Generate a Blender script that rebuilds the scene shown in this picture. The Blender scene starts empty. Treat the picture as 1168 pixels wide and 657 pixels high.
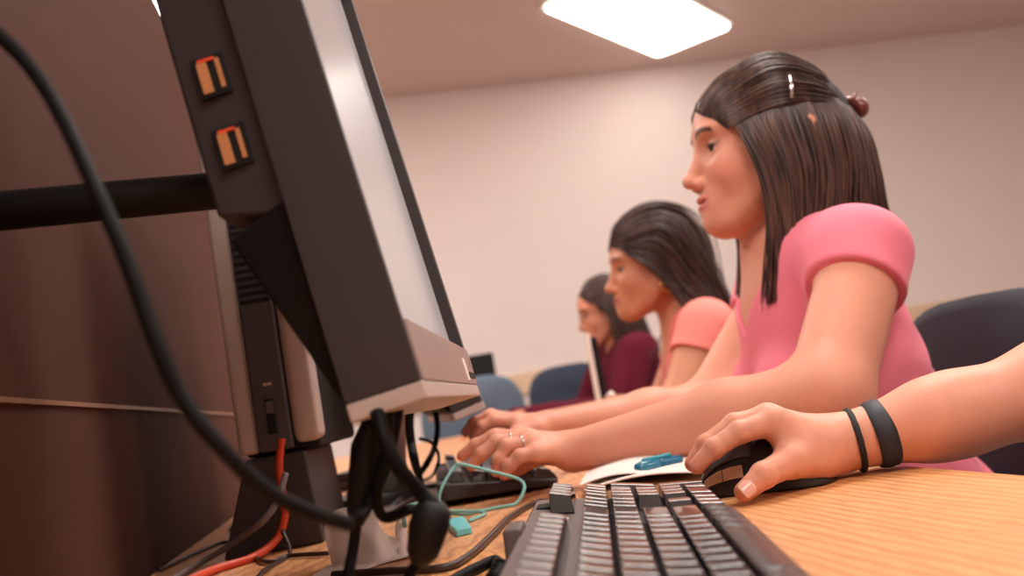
import bpy, math, random
import numpy as np
from mathutils import Vector, Matrix
random.seed(7); RNG = np.random.default_rng(7)
scene = bpy.context.scene
COL = scene.collection
PI = math.pi

# ------------------------------------------------------------------ camera frame
F = 1050.0
C0 = np.array([0, 0, .837])
_psi, _th, _ro = math.radians(10.2), math.radians(6.66), math.radians(10)
_f0 = np.array([math.sin(_psi), math.cos(_psi), 0]); _z = np.array([0, 0, 1.])
_r0 = np.array([math.cos(_psi), -math.sin(_psi), 0])
CF = math.cos(_th)*_f0 + math.sin(_th)*_z
_u0 = -math.sin(_th)*_f0 + math.cos(_th)*_z
CR = math.cos(_ro)*_r0 - math.sin(_ro)*_u0
CU = math.sin(_ro)*_r0 + math.cos(_ro)*_u0
def at(px, py, d): return C0 + d*(CF + (px-584)/F*CR - (py-328.5)/F*CU)
def onz(px, py, z):
    v = at(px, py, 1) - C0
    return C0 + v*(z-C0[2])/v[2]
cd = bpy.data.cameras.new('camera'); cam = bpy.data.objects.new('camera', cd); COL.objects.link(cam)
cam.matrix_world = Matrix([[CR[i], CU[i], -CF[i], C0[i]] for i in range(3)] + [[0, 0, 0, 1]])
cd.sensor_width = 36; cd.lens = 36*F/1168
cd.clip_start = .02
cd.dof.use_dof = True; cd.dof.focus_distance = .76; cd.dof.aperture_fstop = 5.0
scene.camera = cam

# ------------------------------------------------------------------ materials
def srgb(r, g, b):
    f = lambda c: (c/255/12.92) if c/255 <= .04045 else ((c/255+.055)/1.055)**2.4
    return (f(r), f(g), f(b), 1)
MATS = {}
def mat(name, col, rough=.6, metal=0, noise=0, nscale=40, bump=0, bscale=200, sss=0, spec=.5, sheen=0, coat=0, attr=None, emit=None, estr=0):
    if name in MATS: return MATS[name]
    m = bpy.data.materials.new(name); m.use_nodes = True
    nt = m.node_tree; N = nt.nodes; L = nt.links; p = N['Principled BSDF']
    p.inputs['Base Color'].default_value = col; p.inputs['Roughness'].default_value = rough
    p.inputs['Metallic'].default_value = metal; p.inputs['Specular IOR Level'].default_value = spec
    if sheen: p.inputs['Sheen Weight'].default_value = sheen
    if coat: p.inputs['Coat Weight'].default_value = coat
    if sss:
        p.inputs['Subsurface Weight'].default_value = sss
        p.inputs['Subsurface Radius'].default_value = (1, .35, .2); p.inputs['Subsurface Scale'].default_value = .006
    src = None
    if attr:
        a = N.new('ShaderNodeAttribute'); a.attribute_name = attr; src = a.outputs['Color']
    tc = N.new('ShaderNodeTexCoord')
    if noise:
        n = N.new('ShaderNodeTexNoise'); n.inputs['Scale'].default_value = nscale; n.inputs['Detail'].default_value = 4
        L.new(tc.outputs['Object'], n.inputs['Vector'])
        mr = N.new('ShaderNodeMapRange'); mr.inputs['To Min'].default_value = 1-noise; mr.inputs['To Max'].default_value = 1+noise
        L.new(n.outputs['Fac'], mr.inputs['Value'])
        mx = N.new('ShaderNodeVectorMath'); mx.operation = 'SCALE'
        if src: L.new(src, mx.inputs[0])
        else: mx.inputs[0].default_value = col[:3]
        L.new(mr.outputs['Result'], mx.inputs['Scale']); src = mx.outputs['Vector']
    if src: L.new(src, p.inputs['Base Color'])
    if bump:
        n = N.new('ShaderNodeTexNoise'); n.inputs['Scale'].default_value = bscale; n.inputs['Detail'].default_value = 3
        L.new(tc.outputs['Object'], n.inputs['Vector'])
        b = N.new('ShaderNodeBump'); b.inputs['Strength'].default_value = bump; b.inputs['Distance'].default_value = .002
        L.new(n.outputs['Fac'], b.inputs['Height']); L.new(b.outputs['Normal'], p.inputs['Normal'])
    if emit:
        p.inputs['Emission Color'].default_value = emit; p.inputs['Emission Strength'].default_value = estr
    MATS[name] = m
    return m
def wood(name, c1, c2, c3, rot, scale=1.0, rough=.42, wscale=34, off=(0, 0, 0), dist=5.0):
    m = bpy.data.materials.new(name); m.use_nodes = True
    nt = m.node_tree; N = nt.nodes; L = nt.links; p = N['Principled BSDF']
    tc = N.new('ShaderNodeTexCoord'); mp = N.new('ShaderNodeMapping')
    mp.inputs['Rotation'].default_value = (0, 0, rot); mp.inputs['Location'].default_value = off
    mp.inputs['Scale'].default_value = (scale, scale*.22, scale)
    L.new(tc.outputs['Object'], mp.inputs['Vector'])
    w = N.new('ShaderNodeTexWave'); w.wave_type = 'BANDS'; w.bands_direction = 'X'; w.wave_profile = 'SIN'
    w.inputs['Scale'].default_value = wscale; w.inputs['Distortion'].default_value = dist
    w.inputs['Detail'].default_value = 3; w.inputs['Detail Scale'].default_value = 1.6; w.inputs['Detail Roughness'].default_value = .6
    L.new(mp.outputs['Vector'], w.inputs['Vector'])
    mp2 = N.new('ShaderNodeMapping'); mp2.inputs['Rotation'].default_value = (0, 0, rot); mp2.inputs['Scale'].default_value = (1, .06, 1)
    L.new(tc.outputs['Object'], mp2.inputs['Vector'])
    n = N.new('ShaderNodeTexNoise'); n.inputs['Scale'].default_value = 420; n.inputs['Detail'].default_value = 3
    L.new(mp2.outputs['Vector'], n.inputs['Vector'])
    r = N.new('ShaderNodeValToRGB'); r.color_ramp.elements[0].color = c2; r.color_ramp.elements[0].position = .05
    r.color_ramp.elements[1].color = c1; r.color_ramp.elements[1].position = .55
    L.new(w.outputs['Fac'], r.inputs['Fac'])
    r2 = N.new('ShaderNodeValToRGB'); r2.color_ramp.elements[0].position = .35; r2.color_ramp.elements[0].color = (1, 1, 1, 1)
    r2.color_ramp.elements[1].position = .5; r2.color_ramp.elements[1].color = (0, 0, 0, 1)
    L.new(n.outputs['Fac'], r2.inputs['Fac'])
    mx = N.new('ShaderNodeMix'); mx.data_type = 'RGBA'
    mf = N.new('ShaderNodeMath'); mf.operation = 'MULTIPLY'; mf.inputs[1].default_value = .45
    L.new(r2.outputs['Color'], mf.inputs[0]); L.new(mf.outputs[0], mx.inputs['Factor'])
    L.new(r.outputs['Color'], mx.inputs[6]); mx.inputs[7].default_value = c3
    L.new(mx.outputs[2], p.inputs['Base Color']); p.inputs['Roughness'].default_value = rough
    p.inputs['Coat Weight'].default_value = .15; p.inputs['Coat Roughness'].default_value = .3
    return m

# ------------------------------------------------------------------ object helpers
def tag(o, label=None, cat=None, group=None, kind=None):
    if label: o['label'] = label
    if cat: o['category'] = cat
    if group: o['group'] = group
    if kind: o['kind'] = kind
    return o
def thing(name, label, cat, loc=(0, 0, 0), rz=0, group=None):
    o = bpy.data.objects.new(name, None); COL.objects.link(o); o.location = loc; o.rotation_euler = (0, 0, rz)
    o.empty_display_size = .02
    return tag(o, label, cat, group)
def link(name, me, m, parent=None, smooth=True):
    me.name = name
    o = bpy.data.objects.new(name, me); COL.objects.link(o)
    if m: me.materials.append(m)
    if smooth: me.polygons.foreach_set('use_smooth', [True]*len(me.polygons))
    if parent: o.parent = parent
    return o
class MB:
    def __init__(s): s.v = []; s.f = []
    def add(s, vs, fs):
        n = len(s.v); s.v += [tuple(map(float, v)) for v in vs]; s.f += [tuple(n+i for i in f) for f in fs]
    def box(s, a, b, M=None, taper=None):
        (x0, y0, z0), (x1, y1, z1) = a, b
        v = [(x0, y0, z0), (x1, y0, z0), (x1, y1, z0), (x0, y1, z0), (x0, y0, z1), (x1, y0, z1), (x1, y1, z1), (x0, y1, z1)]
        if taper:
            v[4] = (x0+taper[0], y0+taper[1], z1); v[5] = (x1-taper[0], y0+taper[1], z1)
            v[6] = (x1-taper[0], y1-taper[1], z1); v[7] = (x0+taper[0], y1-taper[1], z1)
        if M is not None: v = [tuple(M @ Vector(p)) for p in v]
        s.add(v, [(3, 2, 1, 0), (4, 5, 6, 7), (0, 1, 5, 4), (1, 2, 6, 5), (2, 3, 7, 6), (3, 0, 4, 7)]); return s
    def tube(s, pts, rad, n=10, flat=1.0):
        pts = [np.array(p, float) for p in pts]; m = len(pts)
        rad = [rad]*m if np.isscalar(rad) else list(rad)
        T = [pts[min(i+1, m-1)]-pts[max(i-1, 0)] for i in range(m)]; T = [t/max(np.linalg.norm(t), 1e-9) for t in T]
        a = np.cross(T[0], [0, 0, 1.]);
        if np.linalg.norm(a) < 1e-3: a = np.array([1., 0, 0])
        a /= np.linalg.norm(a); vs = []
        for i in range(m):
            a = a - T[i]*(a@T[i]); a /= max(np.linalg.norm(a), 1e-9); b = np.cross(T[i], a)
            for k in range(n):
                q = 2*PI*k/n; vs.append(pts[i]+rad[i]*(a*math.cos(q)+b*flat*math.sin(q)))
        fs = [(i*n+k, i*n+(k+1) % n, (i+1)*n+(k+1) % n, (i+1)*n+k) for i in range(m-1) for k in range(n)]
        fs.append(tuple(range(n-1, -1, -1))); fs.append(tuple(range((m-1)*n, m*n)))
        s.add(vs, fs); return s
    def cyl(s, a, b, r, n=20, r2=None): return s.tube([a, b], [r, r if r2 is None else r2], n)
    def prism(s, poly, z0, z1, M=None):
        n = len(poly); v = [(x, y, z0) for x, y in poly]+[(x, y, z1) for x, y in poly]
        if M is not None: v = [tuple(M @ Vector(p)) for p in v]
        s.add(v, [tuple(range(n-1, -1, -1)), tuple(range(n, 2*n))]+[(i, (i+1) % n, n+(i+1) % n, n+i) for i in range(n)]); return s
    def build(s, name, m, parent=None, bevel=0, segs=2, smooth=False, subsurf=0, solid=0):
        me = bpy.data.meshes.new(name); me.from_pydata(s.v, [], s.f); me.validate(); me.update()
        o = link(name, me, m, parent, smooth)
        if solid:
            d = o.modifiers.new('s', 'SOLIDIFY'); d.thickness = solid; d.offset = 0
        if bevel:
            b = o.modifiers.new('b', 'BEVEL'); b.width = bevel; b.segments = segs; b.limit_method = 'ANGLE'; b.angle_limit = math.radians(35)
            b.harden_normals = False
            me.polygons.foreach_set('use_smooth', [True]*len(me.polygons))
            w = o.modifiers.new('w', 'WEIGHTED_NORMAL'); w.keep_sharp = True
        if subsurf:
            b = o.modifiers.new('ss', 'SUBSURF'); b.levels = subsurf; b.render_levels = subsurf
        return o
def copy_tree(o, parent=None):
    c = o.copy(); COL.objects.link(c)
    if parent: c.parent = parent
    for ch in list(o.children): copy_tree(ch, c)
    return c
def spline(pts, n=8):
    P = np.array(pts, float); P = np.vstack([2*P[0]-P[1], P, 2*P[-1]-P[-2]]); out = []
    for i in range(1, len(P)-2):
        for k in range(n):
            t = k/n; p0, p1, p2, p3 = P[i-1], P[i], P[i+1], P[i+2]
            out.append(.5*((2*p1)+(p2-p0)*t+(2*p0-5*p1+4*p2-p3)*t*t+(3*p1-p0-3*p2+p3)*t**3))
    out.append(P[-2]); return out
def mscale(rot=(0, 0, 0), loc=(0, 0, 0)):
    from mathutils import Euler
    return Matrix.Translation(loc) @ Euler(rot).to_matrix().to_4x4()

# ------------------------------------------------------------------ smooth solid shapes (distance fields to mesh)
def smin(a, b, k):
    h = np.maximum(k-np.abs(a-b), 0)/k
    return np.minimum(a, b)-h*h*k*.25
def smax(a, b, k): return -smin(-a, -b, k)
def rcone(P, a, b, r1, r2):
    a = np.asarray(a); ab = np.asarray(b)-a
    t = np.clip(((P-a)@ab)/max(ab@ab, 1e-12), 0, 1)
    return np.linalg.norm(P-a-t[:, None]*ab, axis=1)-(r1+(r2-r1)*t)
def ell(P, c, r, Rm=None):
    q = P-np.asarray(c)
    if Rm is not None: q = q@Rm
    r = np.asarray(r); k0 = np.linalg.norm(q/r, axis=1); k1 = np.linalg.norm(q/(r*r), axis=1)
    return k0*(k0-1)/np.maximum(k1, 1e-9)
def mesh_sdf(f, lo, hi, h, lev=4, slack=1.25):
    lo = np.asarray(lo, float); S = 2**lev
    n = np.ceil((np.asarray(hi)-lo)/(h*S)).astype(int)
    g = np.stack(np.meshgrid(*[np.arange(k) for k in n], indexing='ij'), -1).reshape(-1, 3)
    for l in range(lev, 0, -1):
        H = h*2**l
        d = f(lo+(g+.5)*H); g = g[np.abs(d) < H*.87*slack+h]
        g = (g[:, None, :]*2+np.array([[i, j, k] for i in (0, 1) for j in (0, 1) for k in (0, 1)])).reshape(-1, 3)
    NN = n*S+3; key = lambda q: (q[..., 0]*NN[1]+q[..., 1])*NN[2]+q[..., 2]
    co = np.array([[i, j, k] for i in (0, 1) for j in (0, 1) for k in (0, 1)])
    ck = key(g[:, None, :]+co)
    uk, inv = np.unique(ck.ravel(), return_inverse=True)
    gi = np.stack([uk//(NN[1]*NN[2]), (uk//NN[2]) % NN[1], uk % NN[2]], -1)
    D = np.concatenate([f(lo+gi[i:i+200000]*h) for i in range(0, len(gi), 200000)])
    cd_ = D[inv].reshape(-1, 8)
    m = (cd_.min(1) < 0) & (cd_.max(1) >= 0)
    g = g[m]; cd_ = cd_[m]
    acc = np.zeros((len(g), 3)); cnt = np.zeros(len(g))
    for a in range(8):
        for ax in (4, 2, 1):
            if a & ax: continue
            b = a | ax; da, db = cd_[:, a], cd_[:, b]; s = (da < 0) != (db < 0)
            t = np.where(s, da/np.where(s, da-db, 1), 0)
            acc += s[:, None]*(co[a]+t[:, None]*(co[b]-co[a])); cnt += s
    V = lo+(g+acc/cnt[:, None])*h
    gk = key(g); o = np.argsort(gk); sk = gk[o]
    quads = []
    for axi, (ax, bx, cx) in enumerate(((0, 1, 2), (1, 2, 0), (2, 0, 1))):
        e = np.zeros(3, int); e[ax] = 1; eb = np.zeros(3, int); eb[bx] = 1; ec = np.zeros(3, int); ec[cx] = 1
        bit = (4, 2, 1)[ax]
        s0 = cd_[:, 0] < 0; s1 = cd_[:, bit] < 0; q = np.where(s0 != s1)[0]
        ids = []; ok = np.ones(len(q), bool)
        for off in (0*e, eb, eb+ec, ec):
            kk = key(g[q]-off); p = np.clip(np.searchsorted(sk, kk), 0, len(sk)-1); ok &= sk[p] == kk; ids.append(o[p])
        Q = np.stack(ids, -1)[ok]; fl = s0[q][ok]
        Q[~fl] = Q[~fl][:, ::-1]; quads.append(Q)
    return V, np.concatenate(quads)
def np_mesh(name, V, Q, color=None):
    me = bpy.data.meshes.new(name); nq = len(Q); k = Q.shape[1]
    me.vertices.add(len(V)); me.vertices.foreach_set('co', V.astype(np.float32).ravel())
    me.loops.add(nq*k); me.loops.foreach_set('vertex_index', Q.astype(np.int32).ravel())
    me.polygons.add(nq); me.polygons.foreach_set('loop_start', np.arange(0, nq*k, k, dtype=np.int32))
    me.update(calc_edges=True)
    if color is not None:
        a = me.color_attributes.new('col', 'FLOAT_COLOR', 'POINT')
        a.data.foreach_set('color', np.hstack([color, np.ones((len(V), 1))]).astype(np.float32).ravel())
    return me
def fix_normals(me):
    import bmesh
    bm = bmesh.new(); bm.from_mesh(me); bmesh.ops.recalc_face_normals(bm, faces=bm.faces); bm.to_mesh(me); bm.free()

# ------------------------------------------------------------------ palette
M_wall = mat('painted_wall', srgb(232, 216, 210), .85, noise=.02, nscale=3, bump=.15, bscale=120)
M_ceil = mat('ceiling_paint', srgb(222, 196, 188), .9, noise=.03, nscale=6, bump=.3, bscale=90)
M_floor = mat('floor_carpet', srgb(150, 138, 130), .95, noise=.15, nscale=60, bump=.5, bscale=300)
M_rail = mat('rail_oak', srgb(222, 190, 158), .6, noise=.06, nscale=20)
M_black = mat('black_plastic', srgb(18, 15, 15), .6, spec=.3, noise=.06, nscale=60)
M_black2 = mat('charcoal_plastic', srgb(52, 45, 46), .5, noise=.05, nscale=80, bump=.1, bscale=900)
M_bezel = mat('dark_bezel_plastic', srgb(50, 42, 41), .45, noise=.04, bump=.1, bscale=900)
M_silver = mat('silver_plastic', srgb(168, 148, 142), .38, metal=.25, noise=.03)
M_silver2 = mat('light_silver_plastic', srgb(196, 178, 170), .4, metal=.15, noise=.03)
M_chrome = mat('chrome', srgb(215, 210, 205), .22, metal=1)
M_gold = mat('gold', srgb(220, 170, 90), .25, metal=1)
M_key = mat('black_keycap', srgb(24, 21, 22), .26, noise=.03, nscale=150, spec=.7, coat=1.0)
M_satin = mat('satin_keycap', srgb(40, 34, 35), .34, spec=.6, coat=.15)
M_kcase = mat('keyboard_case_grey', srgb(104, 92, 88), .45, metal=.1, noise=.04)
M_cable = mat('black_cable_rubber', srgb(14, 11, 11), .6, spec=.15)
M_cable_br = mat('brown_black_cable', srgb(62, 46, 42), .4)
M_cable_gr = mat('grey_cable', srgb(120, 108, 106), .45)
M_orange = mat('orange_cable', srgb(232, 82, 48), .4)
M_teal = mat('teal_cord', srgb(122, 178, 172), .5)
M_tealb = mat('bright_teal_plastic', srgb(110, 196, 200), .4)
M_pen = mat('turquoise_pen_plastic', srgb(8, 112, 142), .25, spec=.8)
M_paper = mat('white_paper', srgb(240, 226, 218), .7, noise=.03, nscale=30)
M_page = mat('page_edge', srgb(196, 160, 128), .8, noise=.12, nscale=300)
M_tissue = mat('tissue', srgb(250, 244, 240), .9, noise=.02, bump=.3, bscale=80)
M_chairA = mat('slate_blue_fabric', srgb(92, 106, 124), .95, noise=.12, nscale=200, sheen=.2)
M_chairB = mat('navy_fabric', srgb(52, 60, 78), .95, noise=.12, nscale=200, sheen=.1)
M_oak = wood('oak_laminate', srgb(232, 166, 106), srgb(206, 136, 82), srgb(186, 118, 70), math.radians(-8), 1.0, wscale=30, dist=4.5)
M_oak2 = wood('oak_laminate_cathedral', srgb(226, 164, 112), srgb(196, 130, 86), srgb(180, 114, 72), math.radians(62), 1.0, wscale=26, off=(.3, .1, 0), dist=7)
M_divider = mat('brown_divider_laminate', srgb(80, 47, 37), .75, spec=.2, noise=.08, nscale=5)
M_dark_screen = mat('dark_screen', srgb(24, 22, 24), .2)

# ================================================================== room
def struct(name, a, b, m, bevel=0):
    o = MB().box(a, b).build(name, m, bevel=bevel); o['kind'] = 'structure'; return o
WY, CZ = 5.4, 2.74
struct('floor', (-3, -2.6, -.1), (6, WY, 0), M_floor)
struct('ceiling', (-3, -2.6, CZ), (6, WY, CZ+.1), M_ceil)
struct('wall_back', (-3.12, WY, -.1), (6.12, WY+.12, CZ+.1), M_wall)
struct('wall_front', (-3.12, -2.72, -.1), (6.12, -2.6, CZ+.1), M_wall)
struct('wall_left', (-3.12, -2.6, -.1), (-3, WY, CZ+.1), M_wall)
struct('wall_right', (6, -2.6, -.1), (6.12, WY, CZ+.1), M_wall)
struct('trim_1', (-3, WY-.025, .845), (6, WY, .965), M_rail, .004)
struct('baseboard_back', (-3, WY-.015, 0), (6, WY, .1), mat('baseboard_rubber', srgb(70, 60, 58), .6), .003)

# ceiling lights: turned 45 degrees to the far wall, one seen, the others added unseen
M_diff = mat('light_diffuser', (1, 1, 1, 1), .5, emit=(1, .94, .88, 1), estr=4)
M_diff2 = mat('added_light_diffuser', (1, 1, 1, 1), .5, emit=(1, .94, .88, 1), estr=15)  # stronger glow, only for the added panels out of view
M_lf = mat('light_frame_white', srgb(235, 225, 215), .5)
L0, L1, L2 = onz(614, 5, CZ)[:2], onz(748, 61, CZ)[:2], onz(836, 27, CZ)[:2]
lc = (L0+L2)/2; lang = math.atan2(*(L1-L0)[::-1]); LL = np.linalg.norm(L1-L0); LW = np.linalg.norm(L2-L1)
def rrect(w, h, r, n=5):
    p = []
    for cx, cy, a0 in ((w/2-r, h/2-r, 0), (-w/2+r, h/2-r, 90), (-w/2+r, -h/2+r, 180), (w/2-r, -h/2+r, 270)):
        for k in range(n+1):
            a = math.radians(a0+90*k/n); p.append((cx+r*math.cos(a), cy+r*math.sin(a)))
    return p
def ceiling_light(x, y, label, M_diff=M_diff2):
    t = thing('ceiling_light', label, 'light', (x, y, CZ), lang, 'recessed ceiling lights')
    MB().prism(rrect(LL+.03, LW+.03, .06), -.012, 0).build('frame', M_lf, t)
    MB().prism(rrect(LL-.01, LW-.01, .05), -.03, -.012).build('diffuser', M_diff, t, bevel=.006)
    return t
ax = np.array([math.cos(lang), math.sin(lang)]); bx = np.array([-ax[1], ax[0]])
ceiling_light(*lc, 'bright rectangular ceiling light panel above the women, set diagonally to the far wall', M_diff)
for i, (x, y) in enumerate([(-.6, 3.6), (1.1, 1.6), (-1.1, .7), (2.9, 2.4), (.6, -.9), (3.6, -.2)]):  # unseen panels added to light the room
    ceiling_light(x, y, 'bright rectangular ceiling light panel outside the picture, over the %s' % ['left rear of the room', 'nearest woman in pink', 'left desks', 'right side aisle', 'spot behind the viewer', 'right front corner'][i])

# ================================================================== tables and divider
TZ = .72
SEAM = .757
def table(y0, y1, x0, x1, m, label):
    t = thing('computer_table', label, 'table', ((x0+x1)/2, (y0+y1)/2, 0), 0, 'long wooden computer tables')
    w, l = (x1-x0)/2, (y1-y0)/2
    MB().box((-w, -l, TZ-.03), (w, l, TZ)).build('tabletop', m, t, bevel=.0025)
    for sx in (-1, 1):
        for sy in (-1, 1):
            MB().box((sx*(w-.07)-.02, sy*(l-.08)-.02, 0), (sx*(w-.07)+.02, sy*(l-.08)+.02, TZ-.03)).build('leg', M_black, t, bevel=.004)
    MB().box((-w+.06, -l+.1, TZ-.12), (-w+.075, l-.1, TZ-.03)).build('modesty_rail', M_black, t, bevel=.002)
    return t
XE = .45
table(-.75, SEAM-.0008, -.245, XE, M_oak, 'oak table nearest the viewer, under the foreground keyboard')
table(SEAM+.0008, 2.3, -.245, XE, M_oak2, 'oak table behind the seam, under the typing woman in pink')
table(2.304, 3.75, -.245, .62, M_oak2, 'oak table furthest back, before the woman in maroon')
dv = thing('desk_divider', 'dark reddish brown upright divider panel behind the black and silver computer tower', 'divider', (-.262, 1.2, 0))
MB().box((-.014, -1.1, .02), (.014, 1.1, 1.62)).build('panel', M_divider, dv, bevel=.003)
MB().box((.0142, -1.1, .895), (.017, 1.1, .899)).build('groove_strip', mat('divider_strip', srgb(140, 96, 72), .4), dv)
for y in (-.8, .9): MB().box((-.03, y-.03, 0), (.03, y+.03, .02)).build('foot', M_black, dv)

# ================================================================== keyboards
U_ = .019
def make_keyboard(name, label, case_m, hub=True):
    """local frame: +y runs to the number-pad end, +x towards the typist, z up; origin at rear left corner of the key field"""
    t = thing(name, label, 'keyboard')
    TILT = math.radians(7.5)
    Wd, Ln = .147, .452
    def zt(x): return .036-math.tan(TILT)*x
    def X(p):  # shear a flat board into the tilted one
        return (p[0], p[1], p[2]+zt(p[0]))
    def prismX(m, poly, za, zb):
        n = len(poly); v = [X((x, y, za)) for x, y in poly]+[X((x, y, zb)) for x, y in poly]
        m.add(v, [tuple(range(n-1, -1, -1)), tuple(range(n, 2*n))]+[(i, (i+1) % n, n+(i+1) % n, n+i) for i in range(n)])
    c = MB(); poly = [(-.012+Wd/2+x, Ln/2-.008+y) for x, y in rrect(Wd, Ln, .012)]
    n = len(poly)
    v = [(x, y, 0.0035 if x > .1 else .008) for x, y in poly]+[X((x, y, -.008)) for x, y in poly]
    c.add(v, [tuple(range(n-1, -1, -1)), tuple(range(n, 2*n))]+[(i, (i+1) % n, n+(i+1) % n, n+i) for i in range(n)])
    c.build('case', case_m, t, bevel=.0022)
    w = MB()
    for y0, y1 in ((-.001, 15*U_+.001), (15.25*U_-.001, 18.25*U_+.001), (18.5*U_-.001, 22.5*U_+.001)):
        prismX(w, [(1.35*U_+.004, y0), (6.45*U_+.004, y0), (6.45*U_+.004, y1), (1.35*U_+.004, y1)], -.0078, -.0070)
    w.build('key_well', M_black, t)
    # two small rear feet under the back edge
    for y in (.05, .38):
        MB().box((-.008, y, 0), (.004, y+.025, .03)).build('tilt_foot', M_black, t, bevel=.001)
    keys = []
    def key(x, y, wx=1, wy=1, top=0., tall=.0, slope=0., big=False):
        g = .0006; x0, x1 = x+g, x+wx*U_-g; y0, y1 = y+g, y+wy*U_-g
        hx = .0014 if not big else .0015; hy = .0026
        m = MB(); zb = -.0072; zc = .0045+top
        nn = 5; vs = []; 
        lv = [(0, zb, 0), (.55, zc-.004, .6), (.93, zc-.0006, .92), (1.0, zc, 1.15)]
        for (q, z, s) in lv:
            for (cx, cy) in ((x0, y0), (x1, y0), (x1, y1), (x0, y1)):
                px = cx+(hx*s if cx == x0 else -hx*s*(.5 if big else 1)); py = cy+(hy*s if cy == y0 else -hy*s)
                zz = z + (slope*(cx-(x0+x1)/2) if s > .5 else 0) - (tall*(1 if cx == x1 else 0) if s > .5 else 0)
                vs.append(X((px, py, zz)))
        fs = [(3, 2, 1, 0)]
        for r in range(3):
            for k in range(4): fs.append((r*4+k, r*4+(k+1) % 4, r*4+4+(k+1) % 4, r*4+4+k))
        fs.append((12, 13, 14, 15))
        m.add(vs, fs); keys.append((m, y+wy*U_))
    x0 = 0.
    rx = lambda r: .004+[.0, 1.4, 2.4, 3.4, 4.4, 5.4][r]*U_
    tops = [.0022, .0012, .0004, 0, .0003, .0006]; slp = [-.10, -.12, -.05, .0, .05, .0]
    def row(r, specs):
        for s in specs:
            y, w = s[0], s[1]; wx = s[2] if len(s) > 2 else 1
            key(rx(r), y*U_, wx, w, tops[r]+(.0006 if wx > 1 else 0), 0, slp[r])
    ws = lambda start, lst: [(start+sum(lst[:i]), lst[i]) for i in range(len(lst))]
    row(0, ws(0, [1.0]*1)+ws(1.3, [1]*4)+ws(5.35, [1]*4)+ws(9.4, [1]*4)+ws(18.5, [1]*4))
    row(1, ws(0, [1]*13+[2])+ws(15.25, [1]*3)+ws(18.5, [1]*4))
    row(2, ws(0, [1.5]+[1]*12+[1.5])+ws(15.25, [1]*3)+ws(18.5, [1]*3)+[(21.5, 1, 2)])
    row(3, ws(0, [1.75]+[1]*11+[2.25])+ws(18.5, [1]*3))
    row(4, ws(0, [2.25]+[1]*10+[2.75])+[(16.25, 1)]+ws(18.5, [1]*3)+[(21.5, 1, 2)])
    row(5, ws(15.25, [1]*3)+[(18.5, 2), (20.5, 1)])
    # bottom row: deep rounded keys that spill over the front edge
    for y, w in ws(0, [1.25, 1.25, 1.25, 6.25, 1.25, 1.25, 1.25, 1.25]):
        g = .0006; ya, yb = y*U_+g, (y+w)*U_-g; xa = rx(5)+g; m = MB(); vs = []
        prof = [(0, -.0072), (.001, .001), (.003, .0048), (.008, .0062), (.014, .0056), (.020, .0035), (.0255, -.0015), (.0275, -.0078), (.0275, -.0086)]
        cols = [ya, ya+.0018, ya+.005, (ya+yb)/2, yb-.005, yb-.0018, yb]; cz = [-.0035, -.0005, 0, .0002, 0, -.0005, -.0035]
        for (dx, z) in prof:
            for q, cy in enumerate(cols): vs.append(X((xa+dx, cy, z+(cz[q] if z > -.007 else 0))))
        nc = len(cols)
        fs = [(i*nc+k, (i+1)*nc+k, (i+1)*nc+k+1, i*nc+k+1) for i in range(len(prof)-1) for k in range(nc-1)]
        for e in (0, nc-1): fs.append(tuple(i*nc+e for i in range(len(prof))))
        fs.append(tuple([k for k in range(nc)])+tuple((len(prof)-1)*nc+k for k in range(nc-1, -1, -1)))
        m.add(vs, fs); m.satin = True; keys.append((m, (y+w)*U_))
    keys.sort(key=lambda k: -k[1])
    for m, _ in keys[:99]: m.build('key', M_satin if hasattr(m, 'satin') else M_key, t, bevel=.0005, segs=2)
    rest = MB()
    for m, _ in keys[99:]: rest.add(m.v, m.f)
    tag(rest.build('key', M_key, t, bevel=.0005), kind='stuff')
    if hub:
        b = MB().box((-.0225, 13.6*U_, .006), (-.0085, 15.9*U_, .034), taper=(.001, .003)).build('cable_housing', M_kcase, t, bevel=.002)
        e = MB(); e.prism([(X((.012, 16.6*U_, 0))[0]+.0075*math.cos(a), 16.6*U_+.012*math.sin(a)) for a in [2*PI*k/20 for k in range(20)]], zt(.014)-.0088, zt(.012)-.0064)
        e.build('oval_badge', M_silver2, t, bevel=.0006)
    return t
KB = make_keyboard('keyboard', 'black and grey keyboard with silver keytop shine at the bottom of the picture', M_kcase)
kdir = np.array([math.sin(math.radians(14.3)), math.cos(math.radians(14.3))]); kper = np.array([kdir[1], -kdir[0]])
pref = onz(664, 598, .752)[:2]             # front corner of backspace on the number row
KB_o = pref - kdir*13*U_ - kper*(.004+1.4*U_)
KB.location = (*KB_o, TZ); KB.rotation_euler = (0, 0, -math.radians(14.3))
kw = lambda x, y, z: np.array([*(KB_o+kper*x+kdir*y), TZ+z])
KB2 = copy_tree(KB)
KB2['label'] = 'black keyboard under the typing hands of the woman in pink'
p2 = onz(500, 583, TZ)
KB2.location = (p2[0]+.016, p2[1]+.02, TZ); KB2.rotation_euler = (0, 0, -math.radians(4))
for c in list(KB2.children):
    if c.name.startswith('oval_badge') or c.name.startswith('cable_housing'): bpy.data.objects.remove(c)
    elif c.name.startswith('case'): c.data = c.data.copy(); c.data.materials[0] = M_black2
for k in (KB, KB2): k['group'] = 'computer keyboards'

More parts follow.
